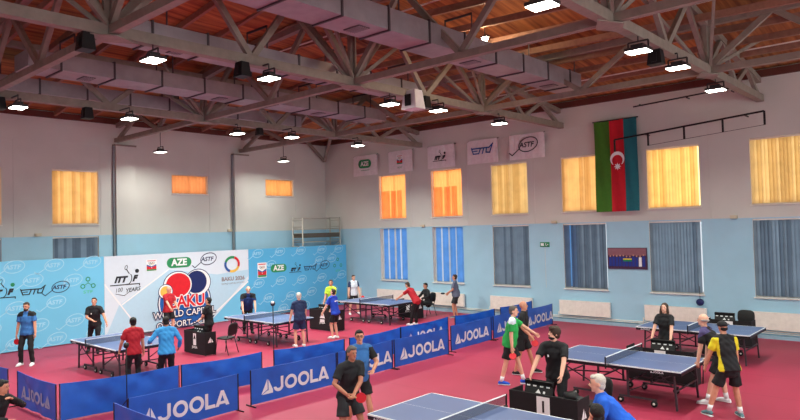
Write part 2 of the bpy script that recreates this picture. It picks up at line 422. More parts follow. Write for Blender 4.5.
UL = ['orange curtain in the upper window nearest the corner', 'orange curtain in the second upper window from the corner',
      'cream vertical blind in the upper window under the last small white flag', 'glowing orange vertical blind in the upper window beside the green red blue flag',
      'bright golden vertical blind in the upper window just right of the tall flag', 'cream vertical blind in the upper window at the right edge of the hall', 'cream vertical blind out of the way']
LL_ = ['blue curtain in the lower window nearest the corner', 'blue curtain in the lower window above the grey shirted player',
       'grey vertical blind in the lower window left of the green exit sign', 'grey vertical blind with a missing slat left of the team picture',
       'grey vertical blind in the lower window right of the team picture', 'grey vertical blind in the lower window at the right edge', '']
kinds = ['curtain2', 'curtain2', 'blind', 'blind', 'blind', 'blind']; gu = [g_orange, g_orange, g_cream, g_warm, g_gold, g_cream]; gl = [g_blue, g_blue, g_grey, g_grey, g_grey, g_grey]
for i, (a, b) in enumerate(RW[:6]):
    window('y', a, b, UZ0, UZ1, kinds[i], gu[i], UL[i])
    window('y', a, b, LZ0, LZ1, 'blindgap' if i == 3 else kinds[i], gl[i], LL_[i])
for q, (a, b, c, d) in enumerate([(RW[6][0], RW[6][1], UZ0, UZ1), (RW[6][0], RW[6][1], LZ0, LZ1)]):
    window('y', a, b, c, d, 'none', g_cream if q == 0 else g_grey, '')
for a, b in BW:  # added out-of-view windows, their panes glow as fill light
    window('b', a, b, 3.98, 5.93, 'none', g_fill, ''); window('b', a, b, 1.2, 3.53, 'none', g_fill, '')
window('x', *LWU[0], 'blind', g_warm, 'cream vertical blind in the upper left window cut by the picture edge')
window('x', *LWU[1], 'blind', g_warm, 'large cream vertical blind in the upper window of the left wall')
window('x', *LWU[2], 'curtain1', g_pink, 'small peach curtain in the short high window by the first column')
window('x', *LWU[3], 'curtain1', g_cream, 'small pale curtain in the short high window nearest the corner')
window('x', *LWL[0], 'blind', g_grey, 'grey vertical blind in the lower left window cut by the picture edge')
window('x', *LWL[1], 'blind', g_grey, 'grey vertical blind peeping over the sponsor board on the left wall')

# ---------------------------------------------------------------- roof steel
def truss(p0, p1, label, nodes, name='roof_truss', chord=.2, endslope=True):
    """flat bottom chord at 7.1, top chord following the deck, zigzag web between"""
    p0 = Vector(p0); p1 = Vector(p1); d = (p1-p0).normalized(); Ln = (p1-p0).length
    root = thing(name, label, 'roof truss', (p0.x, p0.y, 7.1), 0, None); o = Vector((p0.x, p0.y, 7.1))
    zt = lambda s: deck((p0+d*s).x, (p0+d*s).y) - .36 - 7.1
    b = MB(); b.bar((0,0,0), d*Ln, chord, chord, m_steel)
    for s in (nodes if abs(d.y) > .5 else []):
        q = d*s; sd = d.cross(Vector((0,0,1)))
        b.add([q+d*.5-Vector((0,0,.11)), q+sd*.26-Vector((0,0,.11)), q-d*.5-Vector((0,0,.11)), q-sd*.26-Vector((0,0,.11)), q+d*.5-Vector((0,0,.13)), q+sd*.26-Vector((0,0,.13)), q-d*.5-Vector((0,0,.13)), q-sd*.26-Vector((0,0,.13))], [(0,1,2,3),(7,6,5,4),(0,4,5,1),(1,5,6,2),(2,6,7,3),(3,7,4,0)], m_steel)
    b.build('bottom_chord', root)
    t = MB(); br = sorted(set([.15, 3, 6, 9, 12, 15, 18, Ln/2, Ln-3, Ln-6, Ln-.15])); br = [s for s in br if .1 < s < Ln-.1]
    for a, c in zip(br[:-1], br[1:]):
        A = d*a+Vector((0,0,zt(a))); B = d*c+Vector((0,0,zt(c))); t.bar(A, B, .16, .16, m_steel)
    t.build('top_chord', root)
    bn = sorted(set([.25]+list(nodes)+[Ln-.25])); low = []
    for a, c in zip(bn[:-1], bn[1:]):
        k = max(1, round((c-a)/2.75))
        low += [a+(c-a)*i/k for i in range(k)]
    low.append(bn[-1])
    for i, s in enumerate(low):
        if any(abs(s-q) < .01 for q in nodes):
            wv = MB(); wv.bar(d*(s-.07), d*(s-.07)+Vector((0,0,zt(s))), .09, .09, m_steel); wv.bar(d*(s+.07), d*(s+.07)+Vector((0,0,zt(s))), .04, .09, m_steel); wv.build('web_post', root)
        if i < len(low)-1:
            e = low[i+1]; mid = (s+e)/2
            for u, v in ((s, mid), (e, mid)):
                wv = MB(); wv.bar(d*u+Vector((0,0,.05)), d*v+Vector((0,0,zt(v))), .10, .13, m_steel); wv.build('web_brace', root)
    return root
NX = [-17.9, -11.2, -4.7]; NY = [5.0, 10.9, 16.4]
ylab = ['steel truss running to the right wall, nearest the corner', 'steel truss running to the right wall above the small flags', 'steel truss running to the right wall at the upper right']
for x, l in zip(NX, ylab): truss((x, YE+.1, 0), (x, YW-.02, 0), l, [y-YE-.1 for y in NY])
xlab = ['steel cross truss from the left wall, nearest to the viewer', 'steel cross truss landing on the first wall column', 'steel cross truss landing on the second column, closest to the corner']
for y, l in zip(NY, xlab): truss((XW+.15, y, 0), (XE-.1, y, 0), l, [x-XW-.15 for x in NX], chord=.15)
# bracing that fans out from each truss node to the purlins
for x in NX:
    for y in NY:
        fan = thing('node_bracing', 'four thin steel braces fanning up from a truss node', 'brace', (x, y, 7.1), 0, 'brace fans at the truss nodes')
        for sx, sy in ((1, 1), (1, -1), (-1, 1), (-1, -1)):
            e = Vector((sx*.8, sy*2.0, 0)); e.z = deck(x+e.x, y+e.y)-.22-7.1
            br = MB(); br.bar((sx*.1, sy*.1, .1), e, .06, .08, m_steel); br.build('brace', fan)
# corner strut
cs = MB(); cs.bar((0,0,0), (1.5,-.9,1.0), .14, .14, m_steel); cs.bar((.05,-.05,-.02), (.05,-1.3,1.0), .12, .12, m_steel)
o = cs.build('corner_strut', None, (XW+.15, YW-.15, 6.95)); tag(o, 'pair of short steel struts in the room corner under the roof', 'strut')
# purlins
m_pur = mat('brown_purlin', (146, 108, 90), .7, var=.15)
k = 0; y = 20.2
while y > 1:
    z = deck(XW+9, y); pu = MB(); a = XW+.3; zz = 7.95+.13*(YW-y)
    xk = XW+(YW-y)
    pts = [(a, deck(a, y)-.15), (min(xk, XE-8), deck(min(xk, XE-8), y)-.15), (XE-.4, deck(XE-.4, y)-.15)]
    for (xa, za), (xb, zb_) in zip(pts[:-1], pts[1:]): pu.bar((xa-a, 0, za-7), (xb-a, 0, zb_-7), .09, .16, m_pur)
    if k % 3 == 1: # light conduit clipped to it
        pu.bar((2, -.25, pts[1][1]-7.12), (XE-.5-a, -.25, pts[1][1]-7.12), .03, .03, m_frame)
    o = pu.build('purlin', None, (a, y, 7)); tag(o, 'long brown purlin under the rusty roof boards', 'purlin', 'purlins under the roof deck'); k += 1; y -= 1.15
# ducts
m_duct = mat('galvanised_duct', (152, 144, 148), .5, metal=.2, var=.12, scale=3); m_flange = mat('dark_duct_flange', (70, 62, 66), .6)
def duct(x0, x1, z0, z1, y0, y1, label):
    root = thing('air_duct', label, 'duct', ((x0+x1)/2, y0, z0)); hw = (x1-x0)/2; h = z1-z0; Ln = y1-y0
    b = MB(); b.box((-hw, 0, 0), (hw, Ln, h), m_duct); b.build('duct_body', root)
    s = .7
    while s < Ln: f = MB(); f.box((-hw-.03, s-.02, -.03), (hw+.03, s+.02, h+.03), m_flange); f.build('joint_flange', root); s += 1.25
    s = 1.3
    while s < Ln-1:
        v = MB(); v.box((-.22, s, -.012), (.22, s+.3, -.001), m_flange)
        for q in range(5): v.box((-.2, s+.04+q*.05, -.022), (.2, s+.06+q*.05, -.012), m_duct)
        v.build('vent_grille', root); s += 3.75
    s = 1.0
    while s < Ln: hg = MB(); hg.box((-hw+.0, s, h), (-hw+.02, s+.03, h+.55), m_flange); hg.box((hw-.02, s, h), (hw, s+.03, h+.55), m_flange); hg.box((-hw, s, h+.5), (hw, s+.03, h+.55), m_flange); hg.build('hanger_strap', root); s += 2.5
duct(-9.2, -8.42, 7.4, 7.85, -4, 17.4, 'wide pinkish air duct crossing the top centre of the roof')
duct(-13.0, -12.2, 7.42, 7.8, 5.6, 14.6, 'air duct alongside the truss above the left lamp')
duct(-16.7, -15.8, 7.42, 7.8, 5.2, 17.0, 'dull air duct running over the left half of the hall')
duct(-19.8, -18.75, 7.42, 7.8, 2.0, 15.5, 'pale air duct closest to the left wall')
# ---------------------------------------------------------------- lamps
m_lamp = emis('lamp_panel', (255, 252, 240), LAMP)
m_house = mat('lamp_housing', (60, 58, 60), .5, metal=.4)
def lamp(x, y, z, rod, label, beam=1.0, panel=None):
    root = thing('bay_lamp', label, 'lamp', (x, y, z)); hx, hy = .21, .16
    b = MB(); b.box((-hx, -hy, .012), (hx, hy, .07), m_house); b.box((-hx*.55, -hy*.5, .07), (hx*.55, hy*.5, .14), m_house); b.build('housing', root)
    p = MB(); p.box((-hx+.012, -hy+.012, 0), (hx-.012, hy-.012, .011), panel or m_lamp); p.build('light_panel', root)
    ld = bpy.data.lights.new('beam', 'AREA'); ld.shape = 'RECTANGLE'; ld.size = hx*2-.03; ld.size_y = hy*2-.03; ld.energy = BEAM*beam; ld.spread = R(145 if beam >= 1 else 160); ld.color = (.97, 1, .9)
    lo = bpy.data.objects.new('beam', ld); COL.objects.link(lo); lo.parent = root; lo.location = (0, 0, -.004)
    h = MB()
    h.bar((-hx+.02, 0, .07), (-hx+.02, 0, .2), .02, .03, m_house); h.bar((hx-.02, 0, .07), (hx-.02, 0, .2), .02, .03, m_house); h.bar((-hx+.02, 0, .2), (hx-.02, 0, .2), .02, .03, m_house)
    h.cyl((0, 0, .2), (0, 0, rod), .012, m_house, 8)
    if rod < 1:
        near = min((-17.9, -11.2, -4.7, x), key=lambda q: abs(q-x) if q != x else 3)
        h.bar((0, 0, rod), (near-x, 0, rod), .03, .03, m_house)
    h.build('hanger', root); return root
where = {(-4.62, 8.38): 'at the very top of the picture', (-4.62, 11.95): 'above the tall flag', (-4.55, 13.87): 'middle one of the three near the right wall', (-4.7, 17.0): 'closest to the right wall under the upper right node',
 (-11.13, 5.75): 'the large one at the upper left', (-10.9, 8.17): 'the second from the upper left', (-11.16, 12.16): 'below the centre truss node', (-10.9, 13.83): 'beside the white speaker box', (-11.05, 17.08): 'in front of the small flags',
 (-17.34, 5.47): 'at the left edge of the picture', (-17.2, 8.18): 'second along the left truss', (-17.7, 11.97): 'third along the left truss', (-17.3, 13.87): 'fourth along the left truss', (-17.5, 17.21): 'fifth along the left truss by the corner'}
for (x, y), t in where.items(): lamp(x, y, 6.7, .32, 'square white bay lamp, '+t, 2.2 if x < -17 else 1.0)
lamp(-22.3, 11.75, 6.54, 1.66, 'white bay lamp on a long rod above the larger sponsor board', .8, emis('rod_lamp_panel', (255, 252, 240), 4))
lamp(-22.3, 17.39, 6.54, 1.66, 'white bay lamp on a long rod nearest the room corner', .8, MATS['rod_lamp_panel'])
for x, y in ((-4.65, 4.6), (-4.65, .8), (-11.1, 1.6), (-17.4, 1.6), (1.8, 2.0), (1.8, 7.0), (1.8, 12.0), (1.8, 17.0), (-11.1, -2.5), (-4.65, -2.8), (-17.4, -2.5)):  # lamps out of view, added for more light in the hall
    lamp(x, y, 6.7, .32, 'unseen bay lamp added to light the near hall')['group'] = 'added unseen lamps of the near roof'
# speakers and boxes on the chords
m_spk = mat('black_speaker_box', (18, 18, 20), .6)
def speaker(x, y, z, label, m=None, s=.3):
    root = thing('speaker_box', label, 'speaker', (x, y, z)); m = m or m_spk
    b = MB(); b.add([(-s*.5,-s*.4,0),(s*.5,-s*.4,0),(s*.5,s*.4,0),(-s*.5,s*.4,0),(-s*.38,-s*.3,s),(s*.38,-s*.3,s),(s*.38,s*.3,s),(-s*.38,s*.3,s)], [(3,2,1,0),(4,5,6,7),(0,1,5,4),(1,2,6,5),(2,3,7,6),(3,0,4,7)], m); b.build('cabinet', root)
    g = MB(); g.box((s*.2, -s*.46, s*.15), (-s*.2, -s*.42, s*.75), m_blackmetal); g.build('grille', root)
speaker(-11.25, 4.6, 6.7, 'black speaker box at the upper left truss node')
speaker(-11.1, 7.65, 6.7, 'black speaker box left of the second lamp')
speaker(-17.8, 5.2, 6.7, 'black speaker box at the left picture edge')
speaker(-17.8, 7.3, 6.7, 'black speaker box between the two left lamps')
speaker(-4.75, 13.2, 6.7, 'black speaker box between lamps at the upper right')
speaker(-17.8, 12.9, 6.76, 'small black speaker box far along the left truss', s=.24)
speaker(-11.0, 12.9, 6.65, 'white speaker cabinet hung under the truss near the centre', mat('white_cabinet', (215, 215, 220), .5), .5)
speaker(-11.05, 13.42, 6.75, 'black speaker box attached to the white cabinet', s=.32)
wl = thing('ceiling_work_light', 'small bright work light up by the roof boards', 'lamp', (-9.15, 13.6, 8.3)); b = MB(); b.box((-.1, -.08, .0), (.1, .08, .04), m_house); b.cyl((0,0,.04), (0,0,.62), .012, m_house, 8); b.build('housing', wl)
b = MB(); b.ell((0, 0, -.04), (.07, .07, .06), emis('work_light_bulb', (255, 225, 180), 260)); b.build('bulb', wl)
# ================================================================ on the right wall
m_rad = mat('cream_radiator', (236, 230, 222), .45)
def radiator(x0, x1, label):
    root = thing('radiator', label, 'radiator', ((x0+x1)/2, YW-.09, .26)); hw = (x1-x0)/2
    b = MB(); b.box((-hw, -.05, 0), (hw, .05, .5), m_rad); x = -hw+.04
    while x < hw-.03: b.box((x, -.054, .03), (x+.03, -.05, .47), m_rad); x += .06
    b.box((-hw-.005, -.055, .5), (hw+.005, .055, .515), m_rad); b.build('radiator_body', root)
    v = MB(); v.cyl((-hw-.06, 0, .05), (-hw, 0, .05), .012, m_frame, 8); v.cyl((-hw-.06, 0, -.15), (-hw-.06, 0, .09), .016, m_frame, 8); v.build('valve', root)
for a, b, l in ((-23.0, -21.75, 'short cream radiator nearest the room corner'), (-20.65, -17.85, 'cream radiator below the blue curtain behind the far table'), (-17.5, -15.75, 'cream radiator behind the grey shirted player'),
                (-14.45, -12.6, 'cream radiator left of the barrier row end'), (-11.45, -9.55, 'cream radiator behind the curly haired umpire'), (-8.35, -6.42, 'cream radiator behind the long haired umpire'), (-5.2, -3.0, 'cream radiator at the right edge of the hall')):
    radiator(a, b, l)
pp = MB()
for z in (.15, .2): pp.cyl((XW+.3, YW-.05, z), (XE-.4, YW-.05, z), .018, m_frame, 8)
tag(pp.build('heating_pipe'), 'pair of thin white heating pipes along the right wall base', 'pipe')
# exit sign
m_green = mat('exit_green', (20, 130, 80), .4)
root = thing('exit_sign', 'small green exit sign on the blue wall between two windows', 'sign', (-12.03, YW-.03, 2.78))
b = MB(); b.box((-.19, 0, -.085), (.19, .028, .085), m_green); b.build('sign_panel', root)
P = Print((0, -.002, 0), (1,0,0), (0,0,1), (0,-1,0), .002)
P.rect(-.16, -.05, -.03, .05, m_wht).disc(.05, .035, .02, .02, m_wht, n=10).line([(.05,.02),(.04,-.02),(.09,-.05)], .022, m_wht).poly([(.1,.0),(.15,.03),(.15,-.03)], m_wht); P.build('running_figure', root)
w_ = MB(); w_.box((-.003, .018, -1.6), (.003, .029, -.085), m_frame); w_.build('cable', root)
# team picture
root = thing('team_picture', 'wide framed team photograph on the blue wall between the windows', 'picture', (-8.92, YW-.04, 2.3))
b = MB(); b.box((-.68, 0, -.36), (.68, .038, .36), mat('purple_picture_ground', (70, 44, 72), .5)); b.build('picture_panel', root)
P = Print((0, -.002, 0), (1,0,0), (0,0,1), (0,-1,0), .002); tb = mat('track_suit_blue', (30, 52, 140), .6); sk_ = mat('printed_skin', (190, 140, 120), .6); mauve = mat('mauve_backdrop', (140, 92, 104), .6)
P.rect(-.66, .1, .66, .34, mauve); rnd = random.Random(3)
for k in range(11):
    x = -.58+k*.115; h = rnd.uniform(-.02, .03)
    c = m_wht if k == 9 else tb
    P.poly([(x-.05, -.27), (x+.05, -.27), (x+.045, .05+h), (x-.045, .05+h)], c, 2); P.disc(x, .085+h, .024, .03, sk_, 3, 10)
P.rect(-.13, -.1, .17, .0, m_green, 4).rect(-.13, -.04, .17, .0, mat('banner_yellow', (220, 190, 60), .6), 5); P.build('printed_team', root)
# small boxes on the paint line
m_box = mat('beige_sounder', (205, 195, 170), .5)
for axis, a, l in (('y', -17.9, 'small beige box on the paint line between the blue curtains'), ('y', -11.6, 'small beige box on the paint line above the exit sign'), ('y', -5.55, 'small beige box on the paint line at the right'),
                   ('x', 8.2, 'small beige box on the left wall paint line beside the large window'), ('x', 15.85, 'small beige box on the left wall beside the second column')):
    b = MB(); b.box((-.1, 0, -.05), (.1, .07, .05), m_box); b.box((-.06, -.02, -.03), (.06, 0, .03), m_box)
    o = b.build('wall_box', None, (a, YW-.075, 3.6) if axis == 'y' else (XW+.075, a, 3.62))
    if axis == 'x': o.rotation_euler = (0, 0, R(90))
    tag(o, l, 'box')
# round dark blue bell
b = MB(); b.cyl((0, 0, 0), (0, -.06, 0), .11, mat('dark_blue_disc', (24, 36, 92), .5), 20); b.ell((0, -.06, 0), (.09, .04, .09), MATS['dark_blue_disc']); b.bar((0, -.02, .1), (0, -.02, .5), .015, .015, m_black)
tag(b.build('wall_bell', None, (-6.62, YW-.01, .95)), 'round dark blue disc hanging on the wall right of the long haired umpire', 'disc')
# wall bracket rail
b = MB(); 
L0, L1 = Vector((0, 0, 0)), Vector((4.5, 0, .34)); b.bar(L0, L1, .05, .05, m_black)
for t in (0, .25, .5, .75, 1.0):
    q = L0.lerp(L1, t); b.bar(q, q-Vector((0,0,.4)), .05, .05, m_black)
b.bar((1.1, 0, -.31), (4.5, 0, -.06), .012, .012, m_black)
for t in (.22, .88):
    q = L0.lerp(L1, t); b.bar(q, q+Vector((0, .5, 0)), .03, .03, m_black)
tag(b.build('wall_rail', None, (-9.0, YW-.52, 6.3)), 'long black bracket rail on the upper right wall', 'rail')
b = MB(); b.bar((0,0,0), (3.2, 0, .15), .04, .04, m_black)
for t in (.2, 1.7, 3.0): b.bar((t, 0, .05), (t, .28, .05), .03, .03, m_black)
tag(b.build('wall_rail', None, (-8.4, YW-.32, 7.35)), 'short black pipe high on the wall above the tall flag', 'rail')
# the tall flag
fg, fr, fb = mat('flag_green', (62, 118, 28), .75), mat('flag_red', (196, 22, 40), .75), mat('flag_blue', (24, 106, 116), .75)
def cloth(w, h, cols, m_of, amp=.02, seed=0, nx=30, nz=24):
    mb = MB(); rnd = random.Random(seed); ph = rnd.uniform(0, 6)
    f = lambda x, z: amp*math.sin(x/w*9+ph)*(.3+.7*(1-(z/h)))+amp*.6*math.sin(x/w*21+z*2+ph)
    for i in range(nx):
        for j in range(nz):
            x0, x1 = w*i/nx, w*(i+1)/nx; z0, z1 = h*j/nz, h*(j+1)/nz
            mb.add([(x0, f(x0, z0), z0), (x1, f(x1, z0), z0), (x1, f(x1, z1), z1), (x0, f(x0, z1), z1)], [(0,1,2,3)], m_of((x0+x1)/2/w), True)
    return mb, f
w_, h_ = 1.5, 3.12
mb, f = cloth(w_, h_, 3, lambda t: fg if t < .36 else (fr if t < .7 else fb), .03, 5)
root = thing('tall_flag', 'tall hanging green red and blue flag with white crescent and star', 'flag', (-9.85, YW-.22, 3.9)); mb.build('flag_cloth', root)
P = Print((0, -.05, 0), (1,0,0), (0,0,1), (0,-1,0), .004)
cx, cz = .82, 1.78
P.ring(cx, cz, .22, .22, .05, m_wht, 1, 0, 360)
P = Print((0, -.055, 0), (1,0,0), (0,0,1), (0,-1,0), .004)
pts = [(cx+.24*math.cos(R(a)), cz+.24*math.sin(R(a))) for a in range(-50, 231, 10)] + [(cx+.19*math.cos(R(a)), cz-.05+.19*math.sin(R(a))) for a in range(220, -41, -10)]
n_ = 29
vs = []
for i in range(29):
    a = R(-50+10*i); b_ = R(-44+ (264/28.0)*i-0)
    vs += [P.P(cx+.25*math.cos(a), cz+.25*math.sin(a), 1), P.P(cx+.185*math.cos(b_), cz-.055+.19*math.sin(b_), 1)]
P.mb.add(vs, [(2*i, 2*i+1, 2*i+3, 2*i+2) for i in range(28)], m_wht)
st = []
for i in range(16):
    a = R(90+22.5*i); q = .13 if i % 2 == 0 else .065; st.append((cx+q*math.cos(a), cz-.26+q*math.sin(a)))
for i in range(16): P.poly([(cx, cz-.26), st[i], st[(i+1) % 16]], m_wht)
P.build('crescent_and_star', root)
b = MB(); b.cyl((-.05, 0, h_), (w_+.05, 0, h_), .02, m_black, 8)
for x in (.1, w_/2, w_-.1): b.bar((x, 0, h_), (x, .21, h_+.02), .015, .015, m_black)
b.build('flag_pole', root)
# five small white flags
m_fl = mat('greyish_white_flag', (228, 222, 224), .8); navy = mat('navy_print', (28, 40, 84), .6); red_ = mat('print_red', (206, 36, 48), .6); grn = mat('print_green', (38, 142, 88), .6); blk = mat('print_black', (30, 38, 48), .6)
logo_blue = mat('print_blue', (30, 84, 160), .6); gold = mat('print_gold', (232, 190, 84), .6); maroon = mat('print_maroon', (110, 30, 44), .6); limeg = mat('print_lime', (80, 200, 130), .6)
def ittf(P, x, y, s, m, ball, k=1, sm=True):
    """slanted four letters over a table line with a bent figure and a ball; s = word height"""
    P.text('ITT', x-.8*s, y, 1.15*s, m, k, shear=.35, bold=.02, sx=1.0); P.text('F', x+1.3*s, y+.05*s, 1.15*s, m, k, shear=.35, bold=.02)
    P.ring(x+.42*s, y+.05*s, .55*s, .85*s, .13*s, m, k, -100, 75, tilt=-15)
    P.line([(x+.55*s, y+.85*s), (x+.2*s, y+1.4*s)], .14*s, m, k)
    P.ring(x+.12*s, y+1.75*s, .22*s, .36*s, .08*s, m, k, tilt=-20)
    P.disc(x+1.75*s, y+1.15*s, .3*s, .3*s, ball, k)
    P.line([(x-2.2*s, y-.75*s), (x+2.1*s, y-.75*s), (x+2.1*s, y-.95*s)], .15*s, m, k)
def bat_outline(P, x, y, s, m, k=1, t=.03, flip=1):
    P.ring(x+.1*s, y+.05*s, .55*s, .36*s, t, m, k, tilt=12, n=24)
    P.line([(x-.38*s*flip, y-.12*s), (x-.8*s*flip, y-.42*s), (x-.95*s*flip, y-.3*s)], t, m, k)
def astf(P, x, y, s, m, k=1):
    P.text('ASTF', x, y+.03*s, .34*s, m, k, shear=.2, bold=.006, sx=1.05); bat_outline(P, x, y, s, m, k, .025*s/.5)
def ettu(P, x, y, s, m, k=1):
    P.line([(x-1.0*s, y+.28*s), (x-.82*s, y-.2*s), (x-.35*s, y-.2*s)], .09*s, m, k); P.line([(x-.9*s, y+.22*s), (x+.7*s, y+.22*s), (x+1.05*s, y+.5*s)], .1*s, m, k)
    P.line([(x-.8*s, y+.02*s), (x-.45*s, y+.02*s)], .08*s, m, k); P.line([(x-.12*s, y+.2*s), (x-.3*s, y-.2*s)], .1*s, m, k); P.line([(x+.2*s, y+.2*s), (x+.05*s, y-.2*s)], .1*s, m, k)
    P.line([(x+.45*s, y+.2*s), (x+.4*s, y-.14*s), (x+.75*s, y-.18*s), (x+1.0*s, y+.45*s)], .1*s, m, k)
def crest(P, x, y, w, h, m_edge=None, k=1):
    P.rect(x-w/2, y-h/2, x+w/2, y+h/2, m_wht, k)
    P.poly([(x-w*.46, y+h*.08), (x, y-h*.1), (x+w*.46, y+h*.08), (x+w*.46, y-h*.2), (x-w*.46, y-h*.2)], logo_blue, k+1)
    P.poly([(x-w*.46, y-h*.05), (x, y-h*.16), (x+w*.46, y-h*.05), (x+w*.46, y-h*.36), (x-w*.46, y-h*.36)], red_, k+2); P.rect(x-w*.46, y-h*.46, x+w*.46, y-h*.34, grn, k+3)
    P.rect(x-w*.4, y+h*.36, x+w*.4, y+h*.42, red_, k+1)
    for i in range(3): P.ring(x+(i-1)*w*.2, y+h*.2, w*.1, w*.1, w*.025, maroon if i else navy, k+2, n=14)
    for i in range(2): P.ring(x+(i-.5)*w*.2, y+h*.12, w*.1, w*.1, w*.025, gold if i else grn, k+2, n=14)
    P.ring(x, y-h*.2, w*.05, w*.05, w*.02, m_wht, k+4, n=10)
flags = [(-22.0, -20.45, 'small white flag with a green oval, nearest the corner'), (-19.75, -18.3, 'small white flag with a tiny crest, second from the corner'), (-17.45, -16.0, 'small white flag with a black bent figure mark'),
         (-15.35, -13.9, 'small white flag with slanted navy lettering'), (-13.35, -11.85, 'small white flag with a racket outline mark, furthest right')]
for i, (a, b_, l) in enumerate(flags):
    w_ = b_-a; mb, f = cloth(w_, .95, 1, lambda t: m_fl, .018, 20+i, 14, 8)
    root = thing('small_flag', l, 'flag', (a, YW-.12, 6.02)); mb.build('flag_cloth', root)
    P = Print((0, -.035, 0), (1,0,0), (0,0,1), (0,-1,0), .004); x, y = w_/2, .5
    if i == 0: P.pill(x, y+.05, .42, .2, grn).text('AZE', x, y+.05, .28, m_wht, 2, bold=.012); P.line([(x-.25, y-.25), (x+.3, y-.25)], .02, grn)
    if i == 1: crest(P, x, y+.05, .36, .42); P.text('NOC', x, y-.3, .12, grn, 1)
    if i == 2: ittf(P, x-.05, y-.08, .16, blk, blk)
    if i == 3: ettu(P, x, y, .5, logo_blue)
    if i == 4: astf(P, x, y, .78, blk)
    P.build('printed_logo', root)
    c = MB(); 
    for xx in (0.02, w_-.02): c.bar((xx, 0, .93), (xx, .1, .97), .02, .02, m_black)
    c.build('hook', root)

# ================================================================ sponsor board along the left wall
XB = -22.35; BH = 2.82
b_light = mat('board_sky_blue', (112, 194, 230), .5, var=.05, scale=.6); b_deep = mat('board_cyan', (84, 176, 224), .5, var=.05, scale=.6); b_white = mat('board_pale_grey', (212, 226, 238), .5, var=.015)
b_wash = mat('board_pale_blue', (178, 214, 234), .5, var=.02); pale = mat('board_watermark', (160, 212, 238), .6); m_leg = mat('board_leg', (140, 145, 150), .4, metal=.4)
def board(y0, y1, m, label):
    root = thing('sponsor_board', label, 'banner', (XB, y0, 0)); Ln = y1-y0
    b = MB(); b.box((-.03, .004, .03), (-.001, Ln-.004, BH), m); b.build('printed_sheet', root)
    f = MB()
    for y in [.05]+[i*1.6 for i in range(1, int(Ln/1.6)+1)]+[Ln-.05]:
        f.bar((-.06, y, 0), (-.06, y, BH), .04, .04, m_leg); f.bar((-.62, y, .02), (-.04, y, .02), .04, .04, m_leg); f.bar((-.6, y, .03), (-.06, y, 1.3), .03, .03, m_leg)
    f.build('support_frame', root)
    return root, Print((0, 0, 0), (0,1,0), (0,0,1), (1,0,0), .0025)
# left section (sky blue)
y0 = 3.85
root, P = board(y0, 9.66, b_light, 'sky blue sponsor board section at the far left')
for (y, z) in ((6.87,2.61),(8.03,2.6),(9.23,2.63),(7.4,2.16),(8.61,2.07),(8.08,1.4),(6.91,1.33),(7.56,.72),(8.66,.75),(8.09,.22),(5.7,2.6),(6.3,2.16),(5.5,1.3),(6.2,.75),(6.9,.22),(4.7,2.1),(4.5,1.4),(9.3,.25)): astf(P, y-y0-.02, z, .56, pale)
ittf(P, 6.5-y0, 1.86, .2, blk, m_green, 2); ettu(P, 7.42-y0, 1.82, .35, blk, 2); astf(P, 8.2-y0, 1.88, .52, navy, 2)
for dx, dz in ((0, .13), (-.17, -.1), (.17, -.1)):
    P.ring(9.12-y0+dx, 1.96+dz, .08, .08, .03, grn, 2, n=12); P.line([(9.12-y0, 1.96), (9.12-y0+dx*.6, 1.96+dz*.6)], .02, grn, 2)
P.text('STF', 9.12-y0, 1.66, .14, limeg, 2, sx=1.5)
P.build('printed_logos', root)
# centre section (pale grey with the large emblem)
y0 = 9.66; root, P = board(y0, 15.53, b_white, 'pale grey sponsor board section with a large red and blue emblem')
P.poly([(.02, .04), (3.95, .04), (5.85, 1.75), (5.85, 2.0)], b_wash, 1).poly([(.02, .04), (5.85, 2.0), (4.4, 1.9), (2.35, 2.22), (.5, 1.1)], b_wash, 1.3)
P.poly([(4.0, .05), (5.86, .05), (5.86, 1.6)], b_light, 2)
P.line([(-0.0+.02, 1.85), (.95, .55)], .05, m_wht, 3); P.line([(.62, 1.12), (2.35, 2.22)], .05, m_wht, 3); P.line([(3.85, .12), (5.8, 1.5)], .06, m_wht, 4)
ittf(P, 10.40-y0, 1.98, .24, blk, blk, 3); P.text('100', 10.15-y0, 1.62, .2, blk, 3, shear=.3, sx=.9, rot=6); P.text('YEARS', 10.65-y0, 1.60, .19, blk, 3, shear=.3, rot=5, bold=.004)
P.line([(10.05-y0, 1.5), (10.35-y0, 1.42), (10.5-y0, 1.52)], .02, blk, 3)
crest(P, 11.36-y0, 2.42, .4, .42, k=3)
P.pill(12.45-y0, 2.46, .5, .19, grn, 3).text('AZE', 12.45-y0, 2.46, .34, m_wht, 4, bold=.014)
astf(P, 13.62-y0, 2.5, .66, navy, 3)
# emblem: overlapping bats, the gold ball, the big blue arc
E0 = -y0
m_eb = mat('emblem_blue', (24, 92, 170), .5); m_en = mat('emblem_navy', (20, 38, 96), .5); m_er = mat('emblem_red', (212, 28, 42), .5)
P.disc(12.66+E0, .98, 1.06, .92, m_eb, 4).ring(12.66+E0, .98, 1.06, .92, .05, m_wht, 5).ring(12.66+E0, .98, 1.1, .96, .04, m_en, 6)
P.disc(13.2+E0, 1.66, .56, .52, m_wht, 7).ring(13.2+E0, 1.66, .56, .52, .03, m_en, 8).disc(13.14+E0, 1.68, .44, .43, m_en, 8)
P.disc(12.37+E0, 1.62, .60, .53, m_wht, 9).ring(12.37+E0, 1.62, .60, .53, .03, m_en, 10).disc(12.39+E0, 1.62, .5, .45, m_er, 10)
P.disc(11.88+E0, 1.42, .29, .28, m_wht, 11).ring(11.88+E0, 1.42, .29, .28, .025, m_en, 12).disc(11.88+E0, 1.42, .21, .2, gold, 12)
for m, bo, k in ((m_wht, .045, 13), (m_er, .016, 14)):
    P.text('BAKU', 12.74+E0, .98, .62, m, k, bold=bo, sx=.92)
